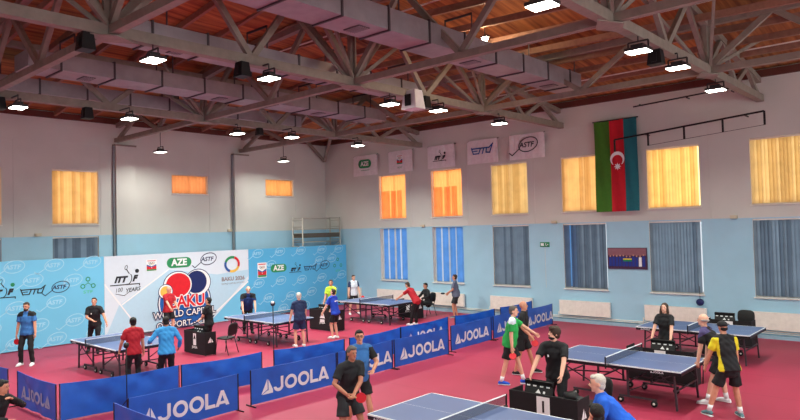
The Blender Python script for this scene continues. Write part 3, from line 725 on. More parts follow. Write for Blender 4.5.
for t, z, s in (('WORLD CAPITAL', .56, .34), ('OF SPORT - CITY', .18, .32)):
    P.text(t, 12.66+E0, z, s, navy, 15, bold=.035, sx=.95).text(t, 12.66+E0, z, s, m_wht, 16, bold=.002, sx=.95)
for a0, a1, c, q in ((70, 170, grn, 0), (160, 260, logo_blue, 1), (250, 350, gold, 2), (340, 430, red_, 3)):
    P.ring(14.74+E0, 2.26, .36, .33, .1, c, 4+q, a0, a1, 14)
P.text('BAKU 2026', 14.78+E0, 1.68, .21, m_duct, 4, bold=.008, sx=1.05); P.text('WORLD CAPITAL OF SPORT', 14.78+E0, 1.5, .085, m_duct, 4)
P.build('printed_logos', root)
# right section (cyan)
y0 = 15.53; root, P = board(y0, 21.02, b_deep, 'cyan sponsor board section nearest the corner')
for (y, z) in ((15.95,2.61),(17.09,2.64),(18.23,2.64),(19.46,2.63),(20.5,2.62),(15.98,1.37),(17.11,1.4),(18.25,1.36),(19.42,1.36),(20.65,1.41),(16.46,.72),(17.63,.7),(18.81,.78),(20.05,2.2),(16.6,2.1),(19.3,2.15),(20.1,.75),(17.2,.2),(18.4,.2),(19.6,.2)): astf(P, y-y0, z, .5, pale)
crest(P, 16.19-y0, 1.93, .46, .62, k=2); P.pill(17.05-y0, 1.96, .42, .17, grn, 2).text('AZE', 17.05-y0, 1.96, .3, m_wht, 3, bold=.012)
ittf(P, 17.95-y0, 1.84, .15, blk, blk, 2); ettu(P, 18.8-y0, 1.85, .36, navy, 2); astf(P, 19.6-y0, 1.92, .55, navy, 2)
for dx, dz in ((0, .2), (-.2, -.08), (.2, -.08)): P.ring(20.46-y0+dx, 1.95+dz, .08, .08, .03, grn, 2, n=12)
P.text('STF', 20.46-y0, 1.62, .13, limeg, 2, sx=1.5)
P.build('printed_logos', root)

# ================================================================ scaffold tower in the corner
m_al = mat('scaffold_tube', (176, 172, 164), .5, metal=.2)
root = thing('scaffold_tower', 'metal scaffold tower standing in the room corner behind the board', 'scaffold', (-23.3, 18.9, 0))
for (x, y) in ((-.35, 0), (.35, 0), (-.35, 2.3), (.35, 2.3)):
    b = MB(); b.cyl((x, y, .1), (x, y, 4.15), .03, m_al, 8); b.build('post', root)
    b = MB(); b.cyl((x-.02, y, .075), (x+.02, y, .075), .07, m_black, 12); b.build('castor', root)
for y in (0, 2.3):
    b = MB()
    for k in range(13): b.cyl((-.35, y, .4+k*.3), (.35, y, .4+k*.3), .016, m_al, 8)
    b.build('ladder_frame', root)
b = MB()
for z in (.5, 1.7, 3.0, 3.6, 4.1):
    for x in (-.35, .35): b.cyl((x, 0, z), (x, 2.3, z), .016, m_al, 8)
for x in (-.35, .35): b.cyl((x, 0, 1.7), (x, 2.3, 3.0), .014, m_al, 8); b.cyl((x, 0, .5), (x, 2.3, 1.7), .014, m_al, 8)
b.build('side_rails', root)
b = MB(); b.box((-.33, .02, 3.2), (.33, 2.28, 3.26), mat('scaffold_plank', (90, 84, 76), .7)); b.build('platform', root)
b = MB(); b.box((-.36, .0, 3.26), (-.34, 2.3, 3.4), MATS['scaffold_plank']); b.box((.34, .0, 3.26), (.36, 2.3, 3.4), MATS['scaffold_plank']); b.build('toe_board', root)

# ================================================================ barriers
m_bar = mat('royal_blue_barrier_cloth', (18, 92, 196), .45, var=.1, scale=3, spec=.5); m_logo = mat('barrier_lettering', (216, 222, 232), .6, var=.01); m_logod = mat('barrier_lettering_seen_through', (150, 160, 196), .6, var=.01)
def barrier(p0, p1, label, text=0, sag=.02, amp=.01, h=.72, gap=.03, group=None):
    p0 = Vector((*p0, 0)); p1 = Vector((*p1, 0)); d = (p1-p0); Ln = d.length; rz = math.atan2(d.y, d.x)
    root = thing('court_barrier', label, 'barrier', p0, rz, group)
    rnd = random.Random(int(p0.x*100)+int(p0.y*37)); p1_, p2_ = rnd.uniform(0, 6), rnd.uniform(0, 6)
    # local: x along, y away; the side facing -y is the print side (front of the court)
    def off(x, z):
        e = math.sin(math.pi*min(1, max(0, x/Ln)))
        return amp*e*(math.sin(x*5.2+z*6+p1_)+.6*math.sin(x*11-z*9+p2_)+.5*math.sin((x*.7+z)*14+p1_))
    def top(x): return h - sag*math.sin(math.pi*x/Ln)
    n, m = 36, 12; vs = []; fs = []
    for s in (0, 1):
        for i in range(n+1):
            for j in range(m+1):
                x = .03+(Ln-.06)*i/n; z = gap+(top(x)-gap)*j/m; vs.append((x, off(x, z)+(.008 if s else 0), z))
    q = (n+1)*(m+1)
    for i in range(n):
        for j in range(m):
            a = i*(m+1)+j; fs.append((a, a+m+1, a+m+2, a+1)); fs.append((q+a+1, q+a+m+2, q+a+m+1, q+a))
    mb = MB(); mb.add(vs, fs, m_bar, True); mb.build('cloth_panel', root)
    f = MB()
    for x in (.015, Ln-.015):
        f.bar((x, 0, 0), (x, 0, h+.01), .018, .018, m_blackmetal); f.bar((x, -.17, .012), (x, .17, .012), .022, .022, m_blackmetal)
    for i in range(12):
        a, b_ = Ln*i/12, Ln*(i+1)/12; f.bar((a+.0, .004, top(a)+.004), (b_, .004, top(b_)+.004), .012, .012, m_bar)
    f.build('frame', root)
    if text:
        hh = .30 if text == 1 else .25; wd = 5.96*hh
        back = text == -1
        def bend(x, y): return -off(x if not back else Ln-x, y)
        if not back: P = Print((0, -.009, 0), (1,0,0), (0,0,1), (0,-1,0), .002, bend); joola(P, (Ln-wd)/2, (h-hh)/2-.02, hh, m_logo)
        else: P = Print((Ln, -.009, 0), (-1,0,0), (0,0,1), (0,-1,0), .002, bend); joola(P, (Ln-wd)/2, (h-hh)/2-.02, hh, m_logod)
        P.build('lettering', root)
    return root
# nearest row, lettered side towards the viewer
fr = [((-10.96, 5.10), (-11.02, 7.37), 'lettered blue barrier nearest the viewer at the lower left'), ((-11.07, 7.67), (-11.0, 9.97), 'lettered blue barrier with all five letters clear, left of the two standing players'),
      ((-11.02, 10.0), (-11.06, 11.92), 'lettered blue barrier partly behind the two standing players'), ((-11.06, 11.96), (-11.02, 14.16), 'lettered blue barrier just right of the two standing players'),
      ((-11.2, 14.48), (-11.28, 16.65), 'lettered blue barrier left of the green shirted player'), ((-11.31, 16.78), (-11.42, 18.98), 'lettered blue barrier partly behind the green shirted player'), ((-11.24, 18.7), (-11.3, 20.5), 'lettered blue barrier touching the right wall behind the bald player')]
for a, b_, l in fr: barrier(a, b_, l, 1, .015, .006)
barrier((-10.9, 4.84), (-8.8, 4.84), 'blank blue barrier slanting out of the bottom left edge', 0)
bk = [((-13.15, 4.8), (-12.8, 7.1), 'wrinkled blank blue barrier behind the lower left lettered one', 0), ((-12.8, 7.12), (-12.55, 9.05), 'blank blue barrier below the sky blue jacket player', 0), ((-12.5, 9.32), (-12.2, 11.35), 'creased blank blue barrier in front of the navy shirted player', 0),
      ((-12.2, 11.5), (-12.25, 13.55), 'blank blue barrier right behind the spectacled player', 0), ((-12.3, 13.6), (-12.4, 15.93), 'second row blue barrier with half hidden lettering below the red shirted player', 1), ((-12.35, 16.2), (-12.25, 18.3), 'second row blue barrier below the grey shirted player', 0), ((-12.3, 18.7), (-12.35, 20.9), 'second row blue barrier nearest the right wall', 0)]
for a, b_, l, t in bk: barrier(a, b_, l, t, .035, .014)
barrier((-15.2, 4.73), (-13.16, 4.76), 'blue barrier at the lower left with its lettering mirrored on the back', -1, .03, .012)
barrier((-17.7, 4.6), (-15.6, 4.68), 'blue barrier cut by the left edge of the picture', 0)
# camera poles standing at the barriers
def cam_pole(x, y, h, label, ball):
    root = thing('camera_pole', label, 'pole', (x, y, 0))
    b = MB(); b.cyl((0,0,.0), (0,0,h-.05), .011, m_blackmetal, 8); b.build('pole', root)
    b = MB()
    for k in range(3): a = R(120*k+20); b.bar((0,0,.25), (.22*math.cos(a), .22*math.sin(a), .01), .012, .012, m_blackmetal)
    b.build('tripod_legs', root)
    b = MB(); b.ell((0, 0, h), (.055, .055, .06), m_black); b.build('camera_head', root)
    if ball: b = MB(); b.ell((.03, -.03, h+.03), (.04, .04, .035), m_wht, nu=10, nv=6); b.build('lens_cap', root)
cam_pole(-12.2, 9.12, 1.86, 'thin camera pole with a white capped head in front of the centre table', True)
cam_pole(-12.75, 5.93, 1.33, 'thin dark pole beside the red shirted woman', False)
# ================================================================ table tennis tables
m_top = mat('table_blue', (78, 98, 142), .38, var=.05, scale=3, spec=.7); m_edge = mat('table_black_apron', (20, 21, 26), .5); m_leg_ = mat('table_leg_steel', (70, 64, 70), .45, metal=.4); m_net = netmat()
m_rub = mat('wheel_rubber', (16, 16, 18), .7)
def table(cx, cy, label, word=True):
    root = thing('table_tennis_table', label, 'table', (cx, cy, 0), 0, None)
    T = .76; W = 1.525/2
    for s in (-1, 1):
        b = MB(); x0, x1 = sorted((s*.004, s*1.37)); b.box((x0, -W, T-.024), (x1, W, T), m_top)
        def top(xa, ya, xb, yb): b.add([(xa, ya, T+.0012), (xb, ya, T+.0012), (xb, yb, T+.0012), (xa, yb, T+.0012)], [(0,1,2,3)], m_wht)
        top(x0, -W, x1, -W+.02); top(x0, W-.02, x1, W); top(min(s*1.37, s*1.35), -W, max(s*1.37, s*1.35), W); top(x0, -.0025, x1, .0025)
        b.box((x0, -W-.001, T-.02), (x1, -W, T-.003), m_wht); b.build('table_top', root)
        a = MB(); a.box((x0+.0, -W+.012, T-.085), (x1, -W+.03, T-.025), m_edge); a.box((x0, W-.03, T-.085), (x1, W-.012, T-.025), m_edge)
        xe = s*1.355; a.box((min(xe, xe-s*.02), -W+.012, T-.085), (max(xe, xe-s*.02), W-.012, T-.025), m_edge); xi = s*.03; a.box((min(xi, xi+s*.02), -W+.03, T-.085), (max(xi, xi+s*.02), W-.03, T-.025), m_edge)
        a.build('apron', root)
        if word:
            P = Print((s*.95 if s > 0 else -1.1, -W+.010, T-.078), (1,0,0), (0,0,1), (0,-1,0), .001)
            joola(P, -.15, .005, .042, m_logo, mark=True); P.build('lettering', root)
        for yy in (-.6, .6):
            g = MB(); g.bar((s*1.22, yy, 0), (s*1.18, yy, T-.05), .035, .035, m_leg_); g.bar((s*1.2, yy, .4), (s*.85, yy, T-.06), .018, .018, m_leg_); g.build('leg', root)
            g = MB(); g.bar((s*.3, yy, .15), (s*.3, yy, T-.05), .035, .035, m_leg_); g.build('leg', root)
            g = MB(); g.bar((s*.12, yy, .14), (s*.85, yy, .14), .035, .035, m_leg_)
            g.build('wheel_bar', root)
            for xx in (.15, .8):
                wq = MB(); wq.cyl((s*xx, yy-.02, .065), (s*xx, yy+.02, .065), .06, m_rub, 14); wq.cyl((s*xx, yy-.024, .065), (s*xx, yy+.024, .065), .025, m_frame, 10); wq.bar((s*xx, yy, .06), (s*xx, yy, .15), .012, .012, m_leg_); wq.build('wheel', root)
        g = MB(); g.bar((s*1.2, -.6, .35), (s*1.2, .6, .35), .025, .025, m_leg_); g.bar((s*.3, -.6, .42), (s*.3, .6, .42), .025, .025, m_leg_); g.bar((s*.3, -.0, .42), (s*1.2, .0, .35), .025, .025, m_leg_); g.bar((s*.32, .6, .25), (s*1.18, .6, .66), .02, .02, m_leg_); g.bar((s*.32, -.6, .25), (s*1.18, -.6, .66), .02, .02, m_leg_)
        g.build('cross_frame', root)
    nw = W+.1525
    b = MB(); b.add([(0, -nw, T+.005), (0, nw, T+.005), (0, nw, T+.14), (0, -nw, T+.14)], [(0,1,2,3)], m_net); b.box((-.006, -nw, T+.138), (.006, nw, T+.153), m_wht); b.build('net', root)
    for yy in (-nw, nw):
        b = MB(); b.bar((0, yy, T-.07), (0, yy, T+.155), .022, .022, m_blackmetal); b.bar((0, yy, T-.03), (0, yy-math.copysign(.16, yy), T-.03), .05, .03, m_blackmetal); b.build('net_post', root)
    return root
table(-5.55, 7.62, 'blue table tennis table nearest the viewer at the bottom centre')
table(-5.51, 12.92, 'blue table tennis table between the two dark umpire desks on the right')
table(-5.5, 17.65, 'blue table tennis table furthest back by the right wall radiators')
table(-17.33, 17.85, 'blue table tennis table in the far corner by the red shirted player')
table(-17.25, 12.7, 'blue table tennis table in front of the cyan sponsor board')
table(-16.95, 7.75, 'blue table tennis table in front of the large red and blue emblem')

# ================================================================ umpire desks, score boards, chairs
m_cloth = mat('black_desk_cloth', (20, 19, 23), .7, var=.15); m_paper = mat('white_card', (228, 228, 230), .7, var=.01)
def desk(cx, cy, w_, d_, h, label, number=None, side=False):
    root = thing('umpire_desk', label, 'desk', (cx, cy, 0)); W = w_/2; D = d_/2
    b = MB(); b.box((-W, -D, .02), (W, -D+.02, h), m_cloth); b.box((-W, -D+.02, .02), (-W+.02, D, h), m_cloth); b.box((W-.02, -D+.02, .02), (W, D, h), m_cloth); b.build('cloth_skirt', root)
    t = MB(); t.box((-W+.02, -D+.02, h-.12), (W-.02, D-.01, h-.1), m_black); t.build('desk_top', root)
    P = Print((0, -D-.001, 0), (1,0,0), (0,0,1), (0,-1,0), .002)
    if number:
        P.rect(-.10, h-.42, .14, h-.03, m_paper, 1); P.text(number, .02, h-.2, .26, m_black, 2, bold=.006)
    else:
        if w_ > 1.25: P.poly([(-.12, h-.3), (.16, h-.3), (.05, h-.04)], m_paper, 2).rect(-.1, h-.44, .14, h-.34, m_paper, 2)
        P.rect(-.06, h-.40, .10, h-.06, m_paper if w_ < 1.25 else m_cloth, 1)
        P.poly([(-.05, h-.22), (.08, h-.22), (.03, h-.08)], m_cloth if w_ < 1.25 else m_paper, 2); P.text('JOOLA', .02, h-.46, .09, m_paper, 2, bold=.004)
    P.build('front_print', root)
    P = Print((W+.001, 0, 0), (0,1,0), (0,0,1), (1,0,0), .002); P.poly([(-.09, h*.55), (.02, h*.55), (.0, h*.78)], m_paper).poly([(.03, h*.55), (.09, h*.55), (.03, h*.72)], m_paper); P.build('side_mark', root)
    for x in (-W+.05, W-.05):
        for y in (-D+.05, D-.05): g = MB(); g.bar((x, y, 0), (x, y, h-.12), .025, .025, m_blackmetal); g.build('leg', root)
    return root
def flipboard(cx, cy, z, label, rz=0):
    root = thing('score_board', label, 'score board', (cx, cy, z), rz)
    b = MB(); rt = Matrix.Rotation(R(-18), 3, 'X'); b.box((-.26, -.012, 0), (.26, .012, .25), m_black, rt, (0, 0, 0)); b.box((-.26, .09, 0), (.26, .11, .245), m_black, Matrix.Rotation(R(20), 3, 'X'), (0, .1, 0)); b.build('board', root)
    up = rt @ Vector((0, 0, 1)); n = rt @ Vector((0, -1, 0)); P = Print(n*.0125, (1,0,0), up, n, .002)
    for i, x in enumerate((-.2, -.08, .05, .17)):
        P.rect(x-.03, .13, x+.035, .22, m_paper, 1); P.text('0' if i in (0, 3) else '1', x, .175, .08, m_black, 2)
    P.poly([(-.05, .03), (.05, .03), (.0, .1)], m_paper, 1).rect(.09, .03, .13, .07, m_paper, 1); P.build('digits', root)
def chair(cx, cy, rz, label, cloth=m_black):
    root = thing('conference_chair', label, 'chair', (cx, cy, 0), rz)   # faces local +y
    b = MB(); b.ell((0, 0, .46), (.23, .22, .04), cloth, nu=16, nv=8, fn=lambda q: Vector((math.copysign(abs(q.x/.23)**.5*.23, q.x), math.copysign(abs(q.y/.22)**.5*.22, q.y), q.z))); b.build('seat', root)
    b = MB(); b.ell((0, -.25, .72), (.23, .03, .19), cloth, Matrix.Rotation(R(10), 3, 'X'), nu=16, nv=10, fn=lambda q: Vector((math.copysign(abs(q.x/.23)**.6*.23, q.x), q.y, math.copysign(abs(q.z/.19)**.6*.19, q.z)))); b.build('backrest', root)
    for s in (-1, 1):
        g = MB(); g.cyl((s*.24, .2, 0), (s*.22, .14, .44), .013, m_blackmetal, 8); g.build('leg', root)
        g = MB(); g.cyl((s*.24, -.26, 0), (s*.22, -.14, .44), .013, m_blackmetal, 8); g.build('leg', root)
        g = MB(); g.cyl((s*.2, -.16, .44), (s*.18, -.27, .66), .012, m_blackmetal, 8); g.build('back_support', root)
desk(-17.2, 10.2, 1.15, .36, .67, 'black umpire desk below the large emblem', None); flipboard(-17.3, 10.2, .57, 'score board on the desk below the large emblem')
desk(-17.35, 15.3, 1.35, .45, .73, 'black umpire desk behind the navy shirted player', None); flipboard(-17.55, 15.3, .63, 'score board on the desk behind the navy shirted player')
desk(-16.75, 19.15, 1.0, .36, .72, 'black umpire desk at the far corner table', None)
desk(-5.42, 9.6, 1.25, .42, .74, 'black umpire desk with a white number card, behind the nearest table', '1'); flipboard(-5.62, 9.62, .66, 'score board in the hands of the curly haired umpire')
desk(-5.3, 14.45, 1.45, .42, .74, 'black umpire desk with a white number card in front of the long haired umpire', '2'); flipboard(-5.32, 14.5, .66, 'score board in front of the long haired umpire')
desk(-5.3, 19.6, 1.2, .45, .74, 'black umpire desk behind the back table', '3'); flipboard(-5.45, 19.65, .66, 'dark score board on the desk behind the back table')
chair(-16.5, 10.63, R(110), 'black chair beside the desk below the emblem')
chair(-5.1, 20.25, R(180), 'black chair behind the back desk'); chair(-4.98, 10.28, face(-.5, -.85), 'black chair right of the curly haired umpire'); chair(-4.7, 15.0, face(-.4, -.9), 'black chair right of the long haired umpire')
b = MB(); b.ell((0,0,.09), (.13,.1,.09), m_black, fn=lambda q: q*(1+.25*math.sin(q.x*40)*math.cos(q.y*37))); b.ell((.12,.02,.05), (.08,.09,.06), m_black)
o = b.build('camera_bag', None, (-5.0, 9.62, .64)); tag(o, 'black lumpy camera bag on the nearest umpire desk', 'bag')

# ================================================================ people
skin_l = mat('skin_light', (226, 172, 148), .55, var=.05, scale=12); skin_m = mat('skin_tan', (206, 146, 120), .55, var=.05, scale=12); skin_d = mat('skin_olive', (182, 122, 98), .55, var=.05, scale=12)
eye = mat('dark_eye', (30, 22, 20), .3); lip = mat('lips', (150, 80, 74), .5)
h_blk = mat('black_hair', (24, 19, 18), .65, bump=.5, bscale=60); h_brn = mat('brown_hair', (58, 40, 30), .65, bump=.5, bscale=60); h_gry = mat('grey_hair', (150, 144, 140), .65, bump=.5, bscale=60); h_dgr = mat('dark_grey_hair', (92, 86, 82), .65, bump=.5, bscale=60); h_wht = mat('white_hair', (206, 200, 190), .65, bump=.5, bscale=60)
def cm(n, *rgb): return mat(n, rgb, .8, var=.1, scale=7, bump=.25, bscale=14)
c_blk, c_navy = cm('black_fabric', 24, 24, 28), cm('navy_fabric', 34, 50, 88)
def remesh(mb, vox, sm, name, mats):
    """fuse the closed tubes of mb into one continuous skin"""
    tmp = mb.build('tmp', col=WORK.collection); tmp.data.materials.clear()
    r = tmp.modifiers.new('r', 'REMESH'); r.mode = 'VOXEL'; r.voxel_size = vox
    s = tmp.modifiers.new('s', 'SMOOTH'); s.iterations = sm; s.factor = .5
    me = bake(tmp); old = tmp.data
    bpy.data.objects.remove(tmp); bpy.data.meshes.remove(old)
    me.name = name
    me.materials.clear()
    for m in mats: me.materials.append(m)
    me.polygons.foreach_set('use_smooth', [True]*len(me.polygons)); return me
def wrinkle(me, a, f1, f2, f3, f4):
    co = [v.co + v.normal*(a*math.sin(v.co.z*f1+v.co.x*f2)*math.sin(v.co.x*f3+v.co.y*f4)) for v in me.vertices]
    me.vertices.foreach_set('co', [c for v in co for c in v]); me.update()
def link(name, me, parent): o = bpy.data.objects.new(name, me); COL.objects.link(o); o.parent = parent; return o
def ik(a, c, l1, l2, hint):
    a, c = Vector(a), Vector(c); d = c-a; L = d.length; mx = (l1+l2)*.999
    if L > mx: c = a+d*(mx/L); d = c-a; L = mx
    x = (l1*l1-l2*l2+L*L)/(2*L); y = math.sqrt(max(0, l1*l1-x*x)); u = d/L; h = Vector(hint); h = h-u*h.dot(u)
    h = h.normalized() if h.length > 1e-6 else u.orthogonal().normalized()
    return a+u*x+h*y, c
def person(label, pos, fdir, H=1.72, lean=6, side=0, twist=0, pel=None, feet=((-.13, .04), (.13, -.04)), hands=None, hip_z=None, head=(0, 0), skin=skin_m,
           shirt=c_blk, sleeve='short', smat=None, bottom='trousers', bmat=c_blk, shoe=None, hair=('short', h_blk), beard=None, glasses=False, belly=0, sit=False, extra=None, curl=.6, elbow=None, slim=1.0, cuff=None, socks=None, footz=(0, 0)):
    s = H/1.75; rz = face(*fdir)
    root = thing('person', label, 'person', (pos[0], pos[1], 0), rz); root.scale = (s, s, s)
    V = Vector
    hip_z = hip_z or (.93 if not sit else .53)
    pv = V(pel) if pel else V((0, -.10*math.sin(R(lean))*3 if not sit else -.05, hip_z)); pv.z = hip_z
    tl, ts = R(lean), R(side); d = V((math.sin(ts), math.sin(tl), math.cos(tl)*math.cos(ts))).normalized()
    tw = R(twist); ax = V((math.cos(tw), math.sin(tw), 0)); ax = (ax-d*ax.dot(d)).normalized(); fwd = V((-math.sin(tw), math.cos(tw), 0)); fwd = (fwd-d*fwd.dot(d)).normalized()
    neck = pv+d*.54; sh = {-1: pv+d*.485-ax*.175*slim, 1: pv+d*.485+ax*.175*slim}
    yaw, pit = head; hy = tw+R(yaw); up = (d*.35+V((0,0,.65))).normalized()
    hf0 = V((-math.sin(hy), math.cos(hy), 0)); rightv = hf0.cross(V((0,0,1))).normalized()
    up = (V((0,0,1))*math.cos(R(pit)+tl*.35)+hf0*math.sin(-R(pit)+tl*.35)).normalized(); hfv = rightv.cross(up)*-1
    if hfv.dot(hf0) < 0: hfv = -hfv
    hc = neck+up*.165+hfv*.02
    RH = Matrix((rightv, hfv, up)).transposed()
    hipj = {k: pv+V((math.cos(tw*.5)*k*.09, math.sin(tw*.5)*k*.09, -.01)) for k in (-1, 1)}
    ank = {}; knee = {}
    for i, k in enumerate((-1, 1)):
        f = feet[i]; a = V((f[0], f[1], .085+footz[i])); knee[k], ank[k] = ik(hipj[k], a, .435, .42, (k*.12, 1, 0) if not sit else (0, .6, 1))
    if hands is None: hands = ((-.26, .08, .8), (.26, .08, .8))
    elb = {}; wr = {}
    for i, k in enumerate((-1, 1)):
        hh = hands[i]; e = elbow[i] if elbow else (k*.5, -1, -.2); elb[k], wr[k] = ik(sh[k], hh, .285, .255, e)
    # ---- body
    def legs(mb, r, frac=1, flare=0):
        for k in (-1, 1):
            p = [hipj[k]+V((0,0,.02)), hipj[k].lerp(knee[k], .45), knee[k], knee[k].lerp(ank[k], .35), ank[k]]
            rad = [r[0], r[1], r[2], r[3], r[4]]
            if frac < 1: e = hipj[k].lerp(knee[k], frac); p = [p[0], hipj[k].lerp(knee[k], frac*.5), e]; rad = [r[0], r[1], r[1]+flare]
            mb.tube(p, rad, None, 12, dome=frac >= 1)
    def torso(mb, g, lo=-.07, hi=.5):
        P_ = [(lo, .155, .108), (.04, .158, .112+belly*.5), (.16, .145+belly*.3, .105+belly), (.30, .158, .115+belly*.4), (.42, .17, .105), (hi-.02, .12, .07)]
        pts = [pv+d*a+fwd*(belly*.45 if .0 < a < .35 else 0) for a, _, _ in P_]; mb.tube(pts, [(x*slim+g, y+g) for _, x, y in P_], None, 18, side=ax)
        mb.tube([sh[-1], sh[-1].lerp(sh[1], .5)+d*.03, sh[1]], [.052+g, .07+g, .052+g], None, 12)
    def arms(mb, g, f=1.0, flare=0):
        for k in (-1, 1):
            if f >= 2: mb.tube([sh[k], sh[k].lerp(elb[k], .4), elb[k], elb[k].lerp(wr[k], .4), wr[k]], [.055+g, .048+g, .042+g, .04+g, .03+g], None, 10)
            else: mb.tube([sh[k], sh[k].lerp(elb[k], f*.5), sh[k].lerp(elb[k], f)], [.055+g, .05+g+flare*.5, .046+g+flare], None, 10, dome=False)
    B = MB(); torso(B, 0); legs(B, [.085, .078, .054, .056, .036]); arms(B, 0, 2)
    B.tube([neck-d*.05, neck.lerp(hc, .55)], [.06, .054], None, 12)
    B.ell(hc+up*.02-hfv*.008, (.074, .094, .092), None, RH); B.ell(hc-up*.045+hfv*.018, (.056, .066, .068), None, RH); B.ell(hc-up*.018+hfv*.098, (.013, .016, .024), None, RH, 8, 6); B.ell(hc-up*.09+hfv*.062, (.026, .022, .02), None, RH, 8, 6)
    for k in (-1, 1): B.ell(hc+rightv*k*.077-up*.01-hfv*.01, (.01, .02, .032), None, RH, 8, 6)
    hd = {}
    for k in (-1, 1):
        dr = (wr[k]-elb[k]).normalized(); dr = (dr+V((0, 0, -.12))).normalized(); hd[k] = dr
        pn = dr.cross(V((0,0,1))); pn = pn.normalized() if pn.length > .2 else ax.copy(); pn = dr.cross(pn).normalized() if abs(dr.z) < .6 else ax.copy()
        pn = (pn-dr*pn.dot(dr)).normalized(); wid = dr.cross(pn).normalized(); hd[k] = (dr, pn, wid)
        B.tube([wr[k]-dr*.02, wr[k]+dr*.03, wr[k]+dr*.085], [(.026, .02), (.036, .018), (.04, .016)], None, 10, side=wid)
        a = ank[k]; ft = (knee[k]-a); fd = V((k*.15, 1, 0)).normalized() if not sit else V((0, 1, 0))
        z0 = footz[0 if k < 0 else 1]
        B.tube([a+V((0,0,-.02)), V((a.x, a.y, .045+z0))+fd*.06, V((a.x, a.y, .03+z0))+fd*.14], [.034, .032, .024], None, 8)
    me = remesh(B, .0105, 3, 'body', [skin, eye, lip])
    # fingers, eyes and mouth joined to the same mesh
    F = MB(); F.mi(skin); F.mi(eye); F.mi(lip)
    for k in (-1, 1):
        dr, pn, wid = hd[k]; base = wr[k]+dr*.075; cdir = -pn if (pn.dot(-fwd) > 0) == (k > 9) else pn
        cdir = (ax*(-k)); cdir = (cdir-dr*cdir.dot(dr)); cdir = cdir.normalized() if cdir.length > .1 else pn
        for j, (o_, L) in enumerate(((-.028, .058), (-.010, .068), (.010, .064), (.028, .05))):
            p0 = base+wid*o_; p1 = p0+(dr*math.cos(curl*.5)+cdir*math.sin(curl*.5))*L*.55; p2 = p1+(dr*math.cos(curl*1.5)+cdir*math.sin(curl*1.5))*L*.6
            F.tube([p0, p1, p2], [.0095, .009, .0075], skin, 6)
        tb = wr[k]+dr*.03+wid*.03*(-1); F.tube([tb, tb+(dr*.7-wid*.6+cdir*.3).normalized()*.035, tb+(dr*.9-wid*.3+cdir*.6).normalized()*.065], [.0115, .0105, .0085], skin, 6)
    for k in (-1, 1): F.ell(hc+hfv*.082+rightv*k*.029+up*.014, (.011, .007, .0065), eye, RH, 8, 6); F.tube([hc+hfv*.086+rightv*k*.015+up*.030, hc+hfv*.082+rightv*k*.042+up*.031], [.004, .003], hair[1] if hair[1] in (h_blk, h_brn, h_gry) else eye, 5)
    F.ell(hc+hfv*.084-up*.052, (.021, .007, .006), lip, RH, 8, 6)
    bm = bmesh.new(); bm.from_mesh(me); tmpm = bpy.data.meshes.new('x'); tmpm.from_pydata(F.v, [], F.f)
    for m in F.ms:
        if m.name not in [q.name for q in me.materials]: me.materials.append(m)
    idx = {m.name: i for i, m in enumerate(me.materials)}
    tmpm.polygons.foreach_set('material_index', [idx[F.ms[i].name] for i in F.m]); tmpm.polygons.foreach_set('use_smooth', [True]*len(tmpm.polygons))
    bm.from_mesh(tmpm); bm.to_mesh(me); bm.free(); bpy.data.meshes.remove(tmpm); me.update(); link('body', me, root)
    # ---- clothes
    S = MB(); torso(S, .018, -.06, .5); S.tube([pv-d*.085, pv-d*.02, pv+d*.08, pv+d*.16], [(.204*slim, .152), (.198*slim, .15+belly*.4), (.178*slim, .135+belly), (.165*slim, .125+belly)], None, 18, side=ax, dome=False)
    arms(S, .014, {'short': .72, 'long': 2}[sleeve], .012)
    mats_ = [shirt] + ([smat] if smat else [])
    me = remesh(S, .012, 4, 'shirt', mats_)
    if smat:
        for p in me.polygons:
            c = p.center
            for k in (-1, 1):
                t = (c-sh[k]).dot((elb[k]-sh[k]).normalized())
                lat = (c-pv).dot(ax)*k
                if extra == 'panels' and lat > .155 and (c-pv).dot(d) < .52: p.material_index = 1
                elif extra == 'patch' and k == 1 and (c-pv).dot(d) > .45 and lat > .07: p.material_index = 1
                elif extra not in ('panels', 'patch') and ((lat > .155*slim and t > -.06) if extra != 'shoulder' else ((c-pv).dot(d) > .44 and lat > .06)): p.material_index = 1
    wrinkle(me, .006, 38, 25, 31, 22)
    link('shirt', me, root)
    S = MB(); S.tube([pv+V((0,0,-.10)), pv-d*.02, pv+d*.03], [(.168*slim, .120), (.164*slim, .12+belly*.3), (.15*slim, .108+belly*.3)], None, 18, side=ax)
    if bottom == 'shorts': legs(S, [.092, .098, 0, 0, 0], .80, .014)
    elif bottom == 'trousers': legs(S, [.092, .090, .070, .068, .056])
    me = remesh(S, .012, 4, 'shorts' if bottom == 'shorts' else 'trousers', [bmat])
    wrinkle(me, .006, 34, 20, 29, 25)
    link('shorts' if bottom == 'shorts' else 'trousers', me, root)
    sm_, sole = shoe or (c_blk, m_rub)
    for i, k in enumerate((-1, 1)):
        a = ank[k]; fd = V((k*.15, 1, 0)).normalized(); z0 = footz[i]; S = MB()
        S.tube([a-fd*.05+V((0,0,-.045)), a+fd*.02+V((0,0,-.035)), V((a.x, a.y, .045+z0))+fd*.11, V((a.x, a.y, .035+z0))+fd*.17], [(.036, .038), (.042, .046), (.044, .034), (.036, .024)], sm_, 12, side=V((fd.y, -fd.x, 0)))
        q = [V((a.x, a.y, z0+.014))+fd*t for t in (-.075, .03, .12, .195)]; S.tube(q, [(.034, .013), (.038, .013), (.046, .013), (.032, .012)], sole, 10, side=V((fd.y, -fd.x, 0)), dome=False)
        S.build('shoe', root)
        if socks: S = MB(); S.tube([a+V((0,0,-.01)), a+(knee[k]-a).normalized()*.11], [.042, .044], socks, 10, dome=False); S.build('sock', root)
    # ---- hair and the like
    st, hm = hair; S = MB()
